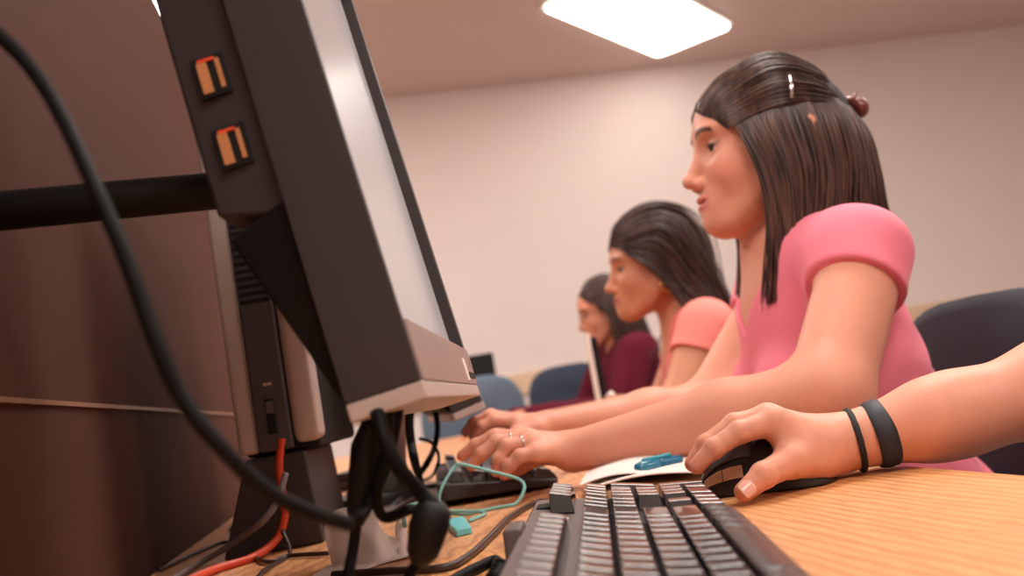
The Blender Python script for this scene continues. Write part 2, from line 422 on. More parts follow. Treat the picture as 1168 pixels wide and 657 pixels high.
# ================================================================== monitors
MW, MH, MT = .404, .445, .043
def make_monitor(label):
    """local: +x screen normal, y along the width (0 near..MW far), z up the tilted panel, origin at the bottom front near corner"""
    t = thing('flat_monitor', label, 'monitor')
    bw, bb = .017, .043
    rr = MB()
    sd = [(-MT, .004), (-MT, MH-.004), (-.004, MH), (0, MH-.004), (0, .006), (-.004, 0)]
    # outer shell: slab with slim rounded side
    MB().box((-MT, 0, 0), (-.0131, MW, MH)).build('side_shell', M_bezel, t, bevel=.0015, segs=2)
    b = MB()
    b.box((-MT-.0004, -.0006, .007), (0, .006, MH+.0004)); b.box((-.0125, MW-bw, bb), (0, MW, MH)); b.box((-.0125, .006, MH-bw), (0, MW-bw, MH))
    b.build('bezel', M_bezel, t, bevel=.0007)
    # bottom bezel, silver, a little convex and with a shallow lip below
    m = MB(); n = 9; cs = [(-.038, -.0015), (-.004, -.0025), (.001, .002), (.0022, .010), (.0022, .034), (.0005, bb)]
    m.box((-.0130, .0062, .0067), (.0016, MW, bb))
    m.build('lower_bezel', M_silver, t, bevel=.001)
    MB().box((-MT-.0004, -.0008, -.004), (.0012, MW-.002, .0066)).build('bottom_lip', M_silver2, t, bevel=.0015)
    MB().box((-.0126, .0062, bb+.0002), (-.0105, MW-bw-.0002, MH-bw-.0002)).build('screen', M_screen, t)
    k = MB()
    for i in range(4): k.box((.0015, MW-.03-.014*i, .012), (.0032, MW-.022-.014*i, .018))
    k.build('button', M_black2, t, bevel=.0006)
    MB().box((.0015, MW-.10, .010), (.0026, MW-.083, .030)).build('sticker', M_paper, t)
    MB().box((.0015, MW-.026, .024), (.0028, MW-.012, .032)).build('power_button', M_chrome, t, bevel=.0006)
    # deep rear housing with the side ports
    h = MB(); y0, y1, z0, z1 = .008, MW-.008, .120, .345
    h.add([(-MT+.002, y0, z0), (-MT+.002, y1, z0), (-MT+.002, y1, z1), (-MT+.002, y0, z1), (-MT-.042, y0+.004, z0+.012), (-MT-.042, y1-.004, z0+.012), (-MT-.042, y1-.004, z1-.02), (-MT-.042, y0+.004, z1-.02)],
          [(0, 1, 2, 3), (7, 6, 5, 4), (0, 4, 5, 1), (1, 5, 6, 2), (2, 6, 7, 3), (3, 7, 4, 0)])
    h.build('rear_housing', M_black2, t, bevel=.003)
    w = MB(); x0, x1 = -MT+.003, -MT-.040
    w.add([(x0, .004, .008), (x0, MW-.004, .008), (x0, MW-.004, .130), (x0, .004, .130), (-MT-.004, .010, .010), (-MT-.004, MW-.010, .010), (x1, MW-.014, .118), (x1, .014, .118)],
          [(0, 1, 2, 3), (7, 6, 5, 4), (0, 4, 5, 1), (1, 5, 6, 2), (2, 6, 7, 3), (3, 7, 4, 0)])
    w.build('lower_rear_casing', M_black, t, bevel=.003)
    return t
M_screen = mat('lit_screen', srgb(60, 56, 58), .22, emit=srgb(214, 196, 190), estr=.36)
MON = make_monitor('large near monitor seen edge on at the left, with two side ports')
A = at(484, 445, .5); B = at(546, 450, .9)
myaw = math.atan2(B[0]-A[0], B[1]-A[1]); MTILT = math.radians(8.2)
MON.location = (A[0], A[1], .848)
from mathutils import Euler
MON.rotation_mode = 'QUATERNION'
MON.rotation_quaternion = (Matrix.Rotation(-myaw, 3, 'Z') @ Matrix.Rotation(-MTILT, 3, 'Y')).to_quaternion()
bpy.context.view_layer.update()
def mw(x, y, z): return np.array(MON.matrix_world @ Vector((x, y, z)))
MON2 = copy_tree(MON); MON2['label'] = 'monitor of the woman in pink, only its bottom edge peeking out below the near monitor'
_c = at(517, 468, 1.62); MON2.location = (_c[0]+.004, _c[1]-MW, _c[2])
MON2.rotation_quaternion = (Matrix.Rotation(math.radians(1), 3, 'Z') @ Matrix.Rotation(-math.radians(13), 3, 'Y')).to_quaternion()
for k in (MON, MON2): k['group'] = 'flat computer monitors'
# side ports of the near one
for i, (px, py) in enumerate(((0, 0), (0, 0))):
    pass
M_port = mat('port_amber_plastic', srgb(196, 132, 84), .45)
for z in (.212, .168):
    yy = .0095
    o = MB().box((-MT-.0305, yy-.0022, z-.0125), (-MT-.0115, yy+.004, z+.0125)).build('usb_port', M_black, MON, bevel=.0006)
    MB().box((-MT-.0275, yy-.0034, z-.0100), (-MT-.0215, yy-.0020, z+.0085)).build('port_contact', M_port, o)
    MB().box((-MT-.0165, yy-.0034, z-.0090), (-MT-.0140, yy-.0020, z+.0090)).build('port_edge', M_port, o)
    MB().box((-MT-.0265, yy-.0034, z+.0088), (-MT-.0165, yy-.0020, z+.0105)).build('port_top_edge', M_orange, o)
# stand of each monitor: arm to the divider for the near one, column for the other
bpy.context.view_layer.update()
MI = MON.matrix_world.inverted()
arm = MB(); a0 = Vector((-.080, .16, .185)); 
w0 = MON.matrix_world @ a0; 
arm.tube([tuple(MI @ w0), tuple(MI @ Vector((w0.x-.05, w0.y-.01, w0.z))), tuple(MI @ Vector((-.244, w0.y-.03, w0.z+.0)))], .0135, 16)
arm.build('mounting_arm', M_black, MON, smooth=True)
MB().box((-.090, .12, .150), (-.080, .20, .220)).build('arm_plate', M_black, MON, bevel=.002)

bpy.context.view_layer.update()
MI2 = MON2.matrix_world.inverted(); w0 = MON2.matrix_world @ Vector((-.06, .20, .15)); st = MB(); bcx = min(w0.x-.03, .005)
st.tube([tuple(MI2 @ Vector((w0.x, w0.y, w0.z))), tuple(MI2 @ Vector((bcx+.01, w0.y, TZ+.012)))], [.022, .028], 16)
st.build('stand_column', M_silver2, MON2, smooth=True)
sb = MB(); c = [(bcx+.062*math.cos(a), w0.y+.11*math.sin(a)) for a in [2*PI*k/28 for k in range(28)]]
sb.add([tuple(MI2 @ Vector((x, y, z))) for z in (TZ+.0002, TZ+.014) for x, y in c], [tuple(range(27, -1, -1)), tuple(range(28, 56))]+[(i, (i+1) % 28, 28+(i+1) % 28, 28+i) for i in range(28)])
sb.build('stand_base', M_black2, MON2, bevel=.003)

# ================================================================== computer tower
tb = onz(318, 629, TZ)
TWR = thing('computer_tower', 'slim upright black and silver computer tower beside the brown divider', 'computer', (tb[0], tb[1], TZ), math.radians(-6))
TWR.rotation_mode = 'XYZ'
th_, tw = .385, .052
# stand
s = MB(); s.add([(-.058, 0, 0), (.048, 0, 0), (.048, .20, 0), (-.058, .20, 0), (-.022, .0, .100), (.042, .0, .100), (.042, .20, .100), (-.022, .20, .100)],
   [(3, 2, 1, 0), (4, 5, 6, 7), (0, 1, 5, 4), (1, 2, 6, 5), (2, 3, 7, 6), (3, 0, 4, 7)])
s.build('stand', M_black2, TWR, bevel=.003)
TB = .1005
MB().box((-.022, .012, TB), (.058, .33, TB+th_)).build('body', M_black, TWR, bevel=.004)
MB().box((-.028, .0, TB+.004), (-.0055, .05, TB+th_)).build('side_trim', M_silver2, TWR, bevel=.006, segs=3)
MB().box((.0315, .0, TB+.008), (.0620, .04, TB+th_)).build('side_trim', M_silver2, TWR, bevel=.009, segs=3)
MB().box((-.0052, -.004, TB+.004), (.0312, .012, TB+th_-.002)).build('front_panel', mat('tower_front_charcoal', srgb(74, 66, 68), .5, noise=.04), TWR, bevel=.003)
v = MB()
for i in range(16):
    z = TB+.165+i*.0085; v.box((-.003, -.0052, z), (.029, -.0035, z+.0042))
v.build('vent_grille', M_black, TWR)
MB().box((.008, -.0065, TB+.022), (.018, -.0035, TB+.060)).build('button', M_black, TWR, bevel=.0015)
MB().box((.009, -.0072, TB+.044), (.017, -.0065, TB+.057)).build('power_switch', mat('tower_switch', srgb(100, 90, 90), .4), TWR, bevel=.001)
MB().box((.009, -.0052, TB+.074), (.018, -.0035, TB+.077)).build('indicator_light', M_silver2, TWR)

# ================================================================== cables
def cable(name, pts, r, m, label, cat='cable', n=8, group=None, parent=None, flat=1):
    pts = [np.array([q[0], q[1], max(q[2], TZ+r+.0003)]) for q in pts]
    o = MB().tube(spline(pts, 10), r, n, flat).build(name, m, parent, smooth=True)
    if parent is None: tag(o, label, cat, group)
    return o
def tb_(px, py, r=.003): p = onz(px, py, TZ+r); return p
cable('monitor_cable', [at(-160, -60, .42), at(20, 60, .40), at(120, 240, .37), at(176, 385, .36), at(205, 450, .36), at(250, 508, .36), at(300, 556, .37), at(350, 583, .385), at(398, 598, .41)], .0034, M_cable, 'thick black cable drooping from the left edge across the front of the tower')
pl = thing('cable_plug', 'long black plug hanging under the near monitor, topmost of the hanging plugs', 'plug', at(416, 540, .53), group='black plugs under the near monitor')
def P(o, w): return tuple(np.array(w)-np.array(o.location))
q = MB(); q.tube([P(pl, at(424, 478, .53)), P(pl, at(421, 492, .53)), P(pl, at(417, 508, .53)), P(pl, at(412, 570, .53)), P(pl, at(409, 584, .53)), P(pl, at(407, 598, .53))], [.005, .0065, .0085, .0085, .007, .004], 12)
q.build('plug_body', M_black, pl, smooth=True)
q = MB(); q.tube(spline([P(pl, at(407, 594, .53)), P(pl, at(403, 625, .53)), P(pl, at(398, 652, .52)), P(pl, at(390, 700, .51))], 6), .0033, 8)
q.build('cord', M_cable, pl, smooth=True)
q = MB(); q.tube(spline([P(pl, at(424, 482, .53)), P(pl, at(428, 462, .56)), P(pl, at(434, 452, .60))], 6), .0045, 8)
q.build('upper_cord', M_cable, pl, smooth=True)
pl = thing('cable_plug', 'round black plug dangling right of the torn white tissue, lower of the hanging plugs', 'plug', at(488, 600, .50), group='black plugs under the near monitor')
q = MB(); q.tube([P(pl, at(497, 572, .50)), P(pl, at(494, 582, .50)), P(pl, at(489, 600, .50)), P(pl, at(482, 630, .50)), P(pl, at(477, 643, .50))], [.006, .0105, .0112, .009, .005], 12)
q.build('plug_body', M_black, pl, smooth=True)
q = MB(); q.tube(spline([P(pl, at(430, 470, .50)), P(pl, at(440, 505, .49)), P(pl, at(456, 535, .49)), P(pl, at(478, 560, .50)), P(pl, at(494, 578, .50))], 6), .0042, 8)
q.build('cord', M_cable, pl, smooth=True)
q = MB(); q.tube(spline([P(pl, at(478, 640, .50)), P(pl, at(468, 655, .50)), P(pl, at(455, 690, .50))], 6), .0032, 8)
q.build('lower_cord', M_cable, pl, smooth=True)
cable('cable', [at(455, 455, .55), at(447, 500, .54), at(436, 540, .53), at(420, 575, .52), at(405, 592, .50)], .004, M_cable, 'black cable curving down beside the long plug', group='loose black cables')
cable('cable', [at(444, 470, .52), at(441, 510, .52), at(430, 560, .52), at(438, 590, .53), at(470, 580, .52)], .0032, M_cable, 'thin black loop of cable right of the long plug', group='loose black cables')
# orange network cable and companions at the tower foot
cable('network_cable', [at(322, 500, .985), at(319, 528, .985), at(322, 560, .98), at(325, 590, .975), at(314, 617, .965), tb_(286, 637, .004), tb_(245, 650, .004), tb_(205, 668, .004)], .0042, M_orange, 'bright orange network cable curving down in front of the tower stand')
cable('cable', [at(326, 540, .97), at(316, 572, .95), at(297, 597, .94), at(264, 621, .96), tb_(228, 643), tb_(200, 660), tb_(160, 680)], .0034, M_cable_gr, 'shiny grey black cable crossing the tower stand beside the orange cable', group='loose black cables')
cable('cable', [tb_(182, 650), tb_(225, 630), tb_(262, 618), tb_(300, 640), tb_(330, 634), tb_(375, 631)], .0022, M_cable_br, 'thin brown cable lying on the table below the tower stand', group='loose black cables')
cable('cable', [at(322, 605, .95), tb_(330, 632), tb_(300, 652), tb_(280, 680)], .0022, M_cable_br, 'thin brown cable bent at the right foot of the tower stand', group='loose black cables')
cable('cable', [at(290, 545, 1.1), at(285, 565, 1.1), at(276, 585, 1.15), tb_(262, 605)], .0022, M_cable_gr, 'thin grey wire left of the tower stand', group='loose black cables')
# keyboard cable and mouse cable in the middle
cable('keyboard_cable', [kw(-.022, 12.9*U_, .016), onz(578, 590, TZ+.004)*0+kw(-.028, 12.2*U_, .010), tb_(566, 640, .004), tb_(540, 650, .004), tb_(500, 672, .004)], .0040, M_cable, 'thick black keyboard cable leaving the foreground keyboard at its left corner')
g = MB()
k0 = kw(-.022, 12.95*U_, .016); k1 = kw(-.028, 12.2*U_, .010); kd = k1-k0
for i in range(4): g.tube([k0+kd*(.1+.25*i), k0+kd*(.22+.25*i)], .0058, 10)
tag(g.build('strain_relief', M_cable, smooth=False), 'ribbed black strain relief where the thick cable meets the foreground keyboard', 'cable')
cable('mouse_cable', [tb_(628, 572, .003), tb_(610, 574, .003), tb_(582, 590, .003), tb_(560, 612, .003), tb_(535, 634, .003), tb_(505, 648, .003), tb_(440, 652, .003), tb_(380, 656, .003)], .0030, M_cable_br, 'brown black cable snaking over the table left of the foreground keyboard')

# ================================================================== teal cord
cord = thing('teal_lanyard', 'teal cord looped over the far keyboard with a teal tag on the table', 'lanyard', tuple(tb_(523, 606)))
pts = [at(462, 600, .80), at(461, 582, .88), at(474, 575, .95), at(492, 577, .97), at(503, 584, .985), at(512, 586, .985), at(560, 586, 1.0), at(586, 577, 1.0), at(598, 558, 1.01), at(592, 547, 1.02), at(565, 539, 1.02), at(528, 530, 1.02), at(518, 533, 1.02), at(504, 556, 1.0), at(501, 573, .99), at(508, 582, .985), at(530, 583, .985), at(549, 584, .98), at(553, 590, .96), at(536, 599, .93)]
MB().tube([P(cord, (p[0], p[1], max(p[2], TZ+.0022))) for p in spline(pts, 8)], .0019, 8).build('cord_loop', M_teal, cord, smooth=True)
c = MB(); o_ = np.array(cord.location)
def quadbox(cn, th):
    cn = [np.array(p) for p in cn]; nrm = np.cross(cn[1]-cn[0], cn[3]-cn[0]); nrm /= np.linalg.norm(nrm)
    v = [p for p in cn]+[p+nrm*th for p in cn]
    return v, [(3, 2, 1, 0), (4, 5, 6, 7), (0, 1, 5, 4), (1, 2, 6, 5), (2, 3, 7, 6), (3, 0, 4, 7)]
v, f_ = quadbox([P(cord, tb_(508, 600, .0)), P(cord, tb_(521, 613, .0)), P(cord, tb_(539, 609, .0)), P(cord, tb_(530, 596, .0))], .007)
if v[4][2] < v[0][2]: v, f_ = quadbox([P(cord, tb_(530, 596, .0)), P(cord, tb_(539, 609, .0)), P(cord, tb_(521, 613, .0)), P(cord, tb_(508, 600, .0))], .007)
c.add(v, f_); c.build('tag', M_tealb, cord, bevel=.0015)

# ================================================================== tissue
def sheet(name, outline, d_fn, m, label, cat, holes=(), th=.0012):
    pass
tis = thing('torn_tissue', 'crumpled torn white tissue standing on the table below the near monitor', 'tissue', tuple(onz(415, 640, TZ)))
m = MB()
up = [(369, 604), (373, 592), (380, 580), (398, 578), (420, 572), (432, 590), (434, 606), (447, 614), (456, 612)]
bt = [(378, 645), (384, 645), (392, 645), (404, 645), (420, 645), (432, 643), (440, 641), (450, 637), (458, 630)]
bt = [(x, y) for x, y in bt]; vs = []; nu = len(up); nv = 7
for i in range(nu):
    top = at(*up[i], .80+.012*math.sin(i*2.1)); bot = onz(*bt[i], TZ+.001)
    for j in range(nv):
        s = j/(nv-1); p = bot*(1-s)+top*s
        p = p+np.array([0, .006*math.sin(i*1.7+j*1.3), 0])*math.sin(s*PI); p[2] = max(p[2], TZ+.001); vs.append(P(tis, p))
m.add(vs, [(i*nv+j, (i+1)*nv+j, (i+1)*nv+j+1, i*nv+j+1) for i in range(nu-1) for j in range(nv-1)])
m.build('standing_fold', M_tissue, tis, smooth=True, solid=.0012, subsurf=1)
m = MB(); up = [(450, 600), (455, 580), (462, 600), (467, 616), (469, 626)]; bt = [(452, 634), (455, 634), (459, 634), (464, 632), (468, 630)]; vs = []
for i in range(5):
    top = at(*up[i], .82); bot = onz(*bt[i], TZ+.001)
    for j in range(5): s = j/4; vs.append(P(tis, bot*(1-s)+top*s+np.array([0, .004*math.sin(i*2+j), 0])))
m.add(vs, [(i*5+j, (i+1)*5+j, (i+1)*5+j+1, i*5+j+1) for i in range(4) for j in range(4)])
m.build('torn_corner', M_tissue, tis, smooth=True, solid=.0012, subsurf=1)
m = MB(); fl = [(352, 660), (375, 646), (400, 640), (430, 632), (468, 628), (466, 634), (430, 644), (400, 655), (390, 662)]
vs = [P(tis, onz(x, y, TZ+.0012+.001*(k % 2))) for k, (x, y) in enumerate(fl)]
m.add(vs, [tuple(range(len(fl)))]); m.build('flat_flap', M_tissue, tis, solid=.0012)

# ================================================================== open booklet and pen
bk = thing('open_booklet', 'open white booklet with curled pages behind the foreground keyboard', 'booklet', tuple(onz(725, 548, TZ)))
def page_block(c0, c1, c2, c3, lift, m, name, th):
    # curved sheet between four table points, lifted in the middle
    n = 12; mm = MB(); vs = []
    for i in range(n+1):
        s = i/n
        for j in range(7):
            t = j/6; p = (c0*(1-s)+c1*s)*(1-t)+(c3*(1-s)+c2*s)*t
            p = p+np.array([0, 0, lift(s, t)]); vs.append(P(bk, p))
    mm.add(vs, [(i*7+j, (i+1)*7+j, (i+1)*7+j+1, i*7+j+1) for i in range(n) for j in range(6)])
    lo = [(a[0], a[1], a[2]-th) for a in vs]; k = len(vs)
    mm.add([], []); mm.v += lo; mm.f += [tuple(k+q for q in reversed(f)) for f in mm.f[:n*6]]
    ring = [i*7 for i in range(n+1)]+[n*7+j for j in range(1, 7)]+[i*7+6 for i in range(n-1, -1, -1)]+[j for j in range(5, 0, -1)]
    for a, b in zip(ring, ring[1:]+ring[:1]): mm.f.append((b, a, k+a, k+b))
    return mm.build(name, m, bk, smooth=False)
a0, a1 = onz(652, 560, TZ), onz(800, 566, TZ)
xx = lambda x, y, z=0: np.array([x, y, TZ+z])
q0, q1, q2, q3 = xx(.200, .905), xx(.300, .838), xx(.44, 1.04), xx(.235, 1.02)
page_block(q0, q1, q2, q3, lambda s, t: .0105+.001*math.sin(s*5), M_page, 'page_stack', .010)
page_block(q0+[0, .004, 0], q1+[0, .004, 0], q2, q3, lambda s, t: .0145+.006*math.sin(s*PI)*(1-t*.5)+.003*s, M_paper, 'top_page', .0012)
page_block(q0+[-.002, .016, 0], q1+[-.01, .05, 0], q2+[.0, .03, 0], q3+[0, .02, 0], lambda s, t: .019+.011*math.sin(min(1, s*1.3)*PI)*(.5+.5*t), M_paper, 'curled_page', .0012)
pn = thing('pen', 'turquoise plastic pen lying on the open booklet', 'pen', tuple(at(748, 530, .93)))
a_, b_ = at(727, 535, .93), at(775, 524, .96)
dr = (b_-a_)
MB().tube([P(pn, a_+dr*t) for t in (-.02, 0, .1, .45, .5)], [.003, .0055, .0068, .0066, .0052], 14).build('barrel', M_pen, pn, smooth=True)
MB().tube([P(pn, a_+dr*t) for t in (.48, .6, .85, 1.0, 1.04)], [.0058, .0056, .0054, .0052, .003], 14).build('cap', mat('pen_cap', srgb(8, 96, 130), .25), pn, smooth=True)
MB().tube([P(pn, a_+dr*t+np.array([0, 0, .0072])) for t in (.15, .5, .8)], [.0018, .002, .0022], 8).build('clip', mat('pen_clip', srgb(60, 160, 180), .3), pn, smooth=True)

# ================================================================== mouse
ms = thing('computer_mouse', 'black computer mouse with silver side buttons under the foreground hand', 'mouse', tuple(onz(868, 560, TZ)))
m0, m1 = onz(789, 567, TZ+.004), onz(938, 551, TZ+.004)
m0[2] = m1[2] = TZ; mdir = (m1-m0); MLn = np.linalg.norm(mdir); mdir /= MLn; mper = np.array([-mdir[1], mdir[0], 0])
MLn = max(MLn, .118)
def mouse_xyz(s, w, z): return m0+mdir*s*MLn+mper*(w+.031)+np.array([0, 0, z])
hp = lambda s: .047*max(0, (math.sin(PI*min(1, max(0, s))**.86)))**.78*(1-.12*s)+.003
wp = lambda s: .031*(1-abs(2*s-1)**3.2)**.45*(1-.10*math.sin(PI*s)) + .0008
def mouse_shell(za, zb, s0=0, s1=1, wmin=-1, wmax=1, off=0., n=28, k=14):
    vs = []; mm = MB()
    for i in range(n+1):
        s = s0+(s1-s0)*i/n; s_ = min(.999, max(.001, s))
        for j in range(k+1):
            u = wmin+(wmax-wmin)*j/k; ang = u*PI/2
            w = (wp(s_)+off)*math.sin(ang); z = (hp(s_)+off)*max(0, math.cos(ang))**.75
            vs.append(P(ms, mouse_xyz(s, w, min(max(z, za), zb))))
    mm.add(vs, [(i*(k+1)+j, i*(k+1)+j+1, (i+1)*(k+1)+j+1, (i+1)*(k+1)+j) for i in range(n) for j in range(k)])
    return mm
mm = mouse_shell(.003, .1); n_ = 28; k_ = 14
low = []
for i in range(n_+1):
    s = min(.999, max(.001, i/n_))
    low += [P(ms, mouse_xyz(i/n_, -wp(s), .001)), P(ms, mouse_xyz(i/n_, wp(s), .001))]
b0 = len(mm.v); mm.v += low
for i in range(n_):
    mm.f.append((i*(k_+1), (i+1)*(k_+1), b0+2*i+2, b0+2*i)); mm.f.append((i*(k_+1)+k_, b0+2*i+1, b0+2*i+3, (i+1)*(k_+1)+k_)); mm.f.append((b0+2*i, b0+2*i+2, b0+2*i+3, b0+2*i+1))
mb = mm.build('body', mat('mouse_black', srgb(34, 31, 32), .42, noise=.04), ms, smooth=True)
M_btn = mat('mouse_grey_black', srgb(64, 60, 61), .3, spec=.8)
for wa, wb in ((-.62, -.06), (.06, .62)):
    o = mouse_shell(.0, .1, .02, .48, wa, wb, .0012).build('button', M_btn, ms, smooth=True, solid=.0016)
M_sb = mat('mouse_champagne', srgb(214, 178, 146), .3, metal=.4)
for sa, sb_ in ((.10, .25), (.26, .41)):
    o = mouse_shell(.0, .1, sa, sb_, -.86, -.72, .0016).build('side_button', M_sb, ms, smooth=True, solid=.002)
wh = MB(); wc = np.array(P(ms, mouse_xyz(.2, 0, hp(.2)-.004)))
wh.tube([tuple(wc-np.array(mper)*.0035), tuple(wc+np.array(mper)*.0035)], .008, 18); wh.build('scroll_wheel', M_cable, ms, bevel=.001)
MB().tube(spline([P(ms, mouse_xyz(-.01, 0, .008)), P(ms, mouse_xyz(-.12, .01, .004)), P(ms, mouse_xyz(-.35, .09, .003))], 8), .0018, 8).build('cord', M_cable, ms, smooth=True)

# ================================================================== far chairs
def make_chair(label, m, x, y, rz, w=.46, zo=0):
    t = thing('office_chair', label, 'chair', (x, y, 0), rz, 'upholstered chairs')
    # local: faces -y ; the seat at z .45, back behind it
    n = 40; out = [(w/2*abs(math.cos(a))**.55*(1 if math.cos(a) > 0 else -1), .235*abs(math.sin(a))**.62*(1 if math.sin(a) > 0 else -1)) for a in [2*PI*k/n for k in range(n)]]
    b = MB(); rings = [(0, .92), (.012, 1.0), (.032, 1.0), (.05, .9), (.054, .6)]
    vs = []
    for dy, sc in rings:
        for x_, z_ in out: vs.append((x_*sc, .20+dy+.5*x_*x_*-1+.0, .715+z_*sc+zo))
    fs = [(i*n+k, i*n+(k+1) % n, (i+1)*n+(k+1) % n, (i+1)*n+k) for i in range(4) for k in range(n)]+[tuple(range(n-1, -1, -1)), tuple(range(4*n, 5*n))]
    b.add(vs, fs); b.build('backrest', m, t, smooth=True)
    s = MB(); vs = []
    for z_, sc in ((.43+zo, .9), (.44+zo, 1), (.475+zo, 1), (.49+zo, .93), (.493+zo, .6)):
        for x_, y_ in out: vs.append((x_*sc, y_*sc-.03, z_))
    s.add(vs, fs); s.build('seat', m, t, smooth=True)
    for sx in (-1, 1):
        MB().tube(spline([(sx*.16, .17, .42+zo), (sx*.165, .235, .50+zo), (sx*.165, .245, .62+zo), (sx*.16, .225, .70+zo)], 5), .011, 10).build('back_support', M_black, t, smooth=True)
        for sy in (-1, 1): MB().tube([(sx*.17, sy*.15-.02, .43+zo), (sx*.21, sy*.21-.02, .0)], .011, 10).build('leg', M_black, t, smooth=True)
    return t
pA = at(548, 470, 4.15); pB = at(632, 452, 4.85)
make_chair('lighter slate blue upholstered chair behind the typing hands, left of the navy chair', M_chairA, pA[0]-.02, pA[1], math.radians(170), .46)
make_chair('dark navy upholstered chair in front of the far wall, left of the woman in maroon', M_chairB, pB[0], pB[1]-.1, math.radians(186), .43)
# far monitor on the third table and the white framed panel before the woman in maroon
fm = at(548, 418, 4.1)
FM = thing('distant_monitor', 'small black monitor far back against the wall above the slate blue chair', 'monitor', (fm[0], fm[1], TZ), math.radians(0))
MB().box((-.17, 0, .09), (.065, .03, fm[2]-TZ+.055)).build('screen_panel', M_black, FM, bevel=.006)
MB().box((-.08, .03, .0), (-.03, .05, .25)).build('stand_neck', M_black, FM, bevel=.004)
MB().box((-.15, -.05, .0), (.04, .12, .012)).build('stand_base', M_black, FM, bevel=.004)

# white rimmed dark panel on a foot, left of the woman in maroon
wa, wb2 = at(670, 386, 2.4), at(686, 446, 2.4)
WP = thing('display_stand', 'narrow dark panel with white rim standing on the table before the woman in maroon', 'stand', (wa[0], wa[1], TZ))
hz = wa[2]-TZ
MB().box((.004, -.012, .03), (.022, .006, hz)).build('panel', M_black, WP, bevel=.002)
MB().box((-.006, -.014, .02), (.0035, .008, hz+.012)).build('rim', M_lf, WP, bevel=.002)
MB().tube(spline([(.022, -.02, hz*.36), (.03, -.022, hz*.30), (.026, -.02, hz*.22), (.034, -.02, hz*.14)], 4), .012, 8).build('cloth_tie', M_tissue, WP, smooth=True)
MB().box((-.03, -.03, 0), (.05, .03, .022)).build('foot', M_lf, WP, bevel=.004)
# clutter on the table behind the near monitor
def box_thing(name, label, cat, px, py, sx, sy, sz, m, rz=0, group=None):
    c = onz(px, py, TZ); t = thing(name, label, cat, (c[0], c[1], TZ), rz, group)
    MB().box((-sx/2, 0, 0), (sx/2, sy, sz)).build('casing', m, t, bevel=.004)
    MB().box((-sx/2+.008, -.0008, sz*.35), (sx/2-.008, .0004, sz*.42)).build('seam', M_cable_gr, t)
    return t
box_thing('power_adapter', 'black power adapter brick on the table left of the far keyboard', 'power adapter', 452, 563, .06, .11, .030, M_black, math.radians(12))
box_thing('power_adapter', 'grey black power adapter further back behind the dangling plugs', 'power adapter', 398, 560, .055, .10, .034, M_black2, math.radians(-20))
cable('cable', [at(470, 455, 1.15), at(467, 480, 1.15), at(469, 505, 1.15), at(474, 530, 1.15), tb_(480, 552, .006)], .0058, M_cable, 'thick black cable hanging straight down right of the dangling plugs', group='loose black cables')
cable('cable', [at(497, 470, 1.3), at(499, 490, 1.3), at(495, 512, 1.3), at(486, 530, 1.25), tb_(474, 548, .004)], .0042, M_cable, 'black cable hanging beside the silver monitor stand', group='loose black cables')
cable('cable', [at(478, 500, 1.25), at(492, 505, 1.25), at(500, 518, 1.22), at(498, 534, 1.2), tb_(488, 546, .004), tb_(462, 552, .004)], .0022, M_cable, 'thin black wire arching beside the silver monitor stand', group='loose black cables')
cable('cable', [tb_(500, 553, .004), tb_(470, 560, .004), tb_(440, 585, .004), tb_(455, 578, .004), tb_(478, 566, .004)], .0036, M_cable_gr, 'grey cable coiled on the table between plugs and far keyboard', group='loose black cables')
cable('cable', [tb_(372, 575, .004), tb_(392, 585, .004), tb_(425, 570, .004), tb_(470, 545, .004)], .003, M_cable, 'black cable lying behind the torn tissue', group='loose black cables')
# ================================================================== people
M_skin = mat('skin', (1, 1, 1, 1), .5, attr='col', noise=.05, nscale=60, bump=.12, bscale=700, sss=.25, spec=.35)
def unit(v): v = np.array(v, float); return v/np.linalg.norm(v)
def lin(r, g, b): return np.array(srgb(r, g, b)[:3])
def hand_prims(w, wr, fingers, thumb, palm_k=.010):
    """w wrist centre; fingers: list of 4 x ([mcp,pip,dip,tip],[r...]); thumb: [cmc,mcp,ip,tip]"""
    def f(P, d=None):
        out = None
        for pts, rs in fingers:
            c = rcone(P, w+(pts[0]-w)*.12, pts[0], wr*.62, rs[0]*1.06)
            out = c if out is None else smin(out, c, .012)
        pts, rs = thumb
        c = rcone(P, w+(pts[0]-w)*.15, pts[0], wr*.6, rs[0]*1.15); out = smin(out, c, .014)
        c = rcone(P, pts[0], pts[1], rs[0]*1.15, rs[1]*1.12); out = smin(out, c, .012)
        m0 = fingers[0][0][0]; c = rcone(P, (pts[0]*.5+w*.5), m0*.72+pts[1]*.28, .008, .0065); out = smin(out, c, .012)
        fs = []
        for pts_, rs_ in fingers+[thumb]:
            g = None
            st = 1 if pts_ is thumb[0] else 0
            for i in range(st, 3):
                c = rcone(P, pts_[i], pts_[i+1], rs_[i], rs_[i+1])
                g = c if g is None else smin(g, c, .0035)
                k = np.linalg.norm(P-pts_[i], axis=1)-rs_[i]*1.0; g = smin(g, k, .003)
            fs.append(g)
        fg = fs[0]
        for g in fs[1:]: fg = smin(fg, g, .0012)
        return smin(out, fg, .005)
    return f
def bbox(pts, pad):
    a = np.array(pts); return a.min(0)-pad, a.max(0)+pad
def limb(P, pts, rs, k=.03):
    out = None
    for i in range(len(pts)-1):
        c = rcone(P, pts[i], pts[i+1], rs[i], rs[i+1]); out = c if out is None else smin(out, c, k)
    return out
def arm_f(sh, el, wr, rs, flat=0):
    mid = wr+(el-wr)*.62
    return lambda P: smin(limb(P, [sh, el], [rs[0], rs[1]], .02), limb(P, [el, mid, wr], [rs[1]*.97, rs[2], rs[3]], .02), .03)

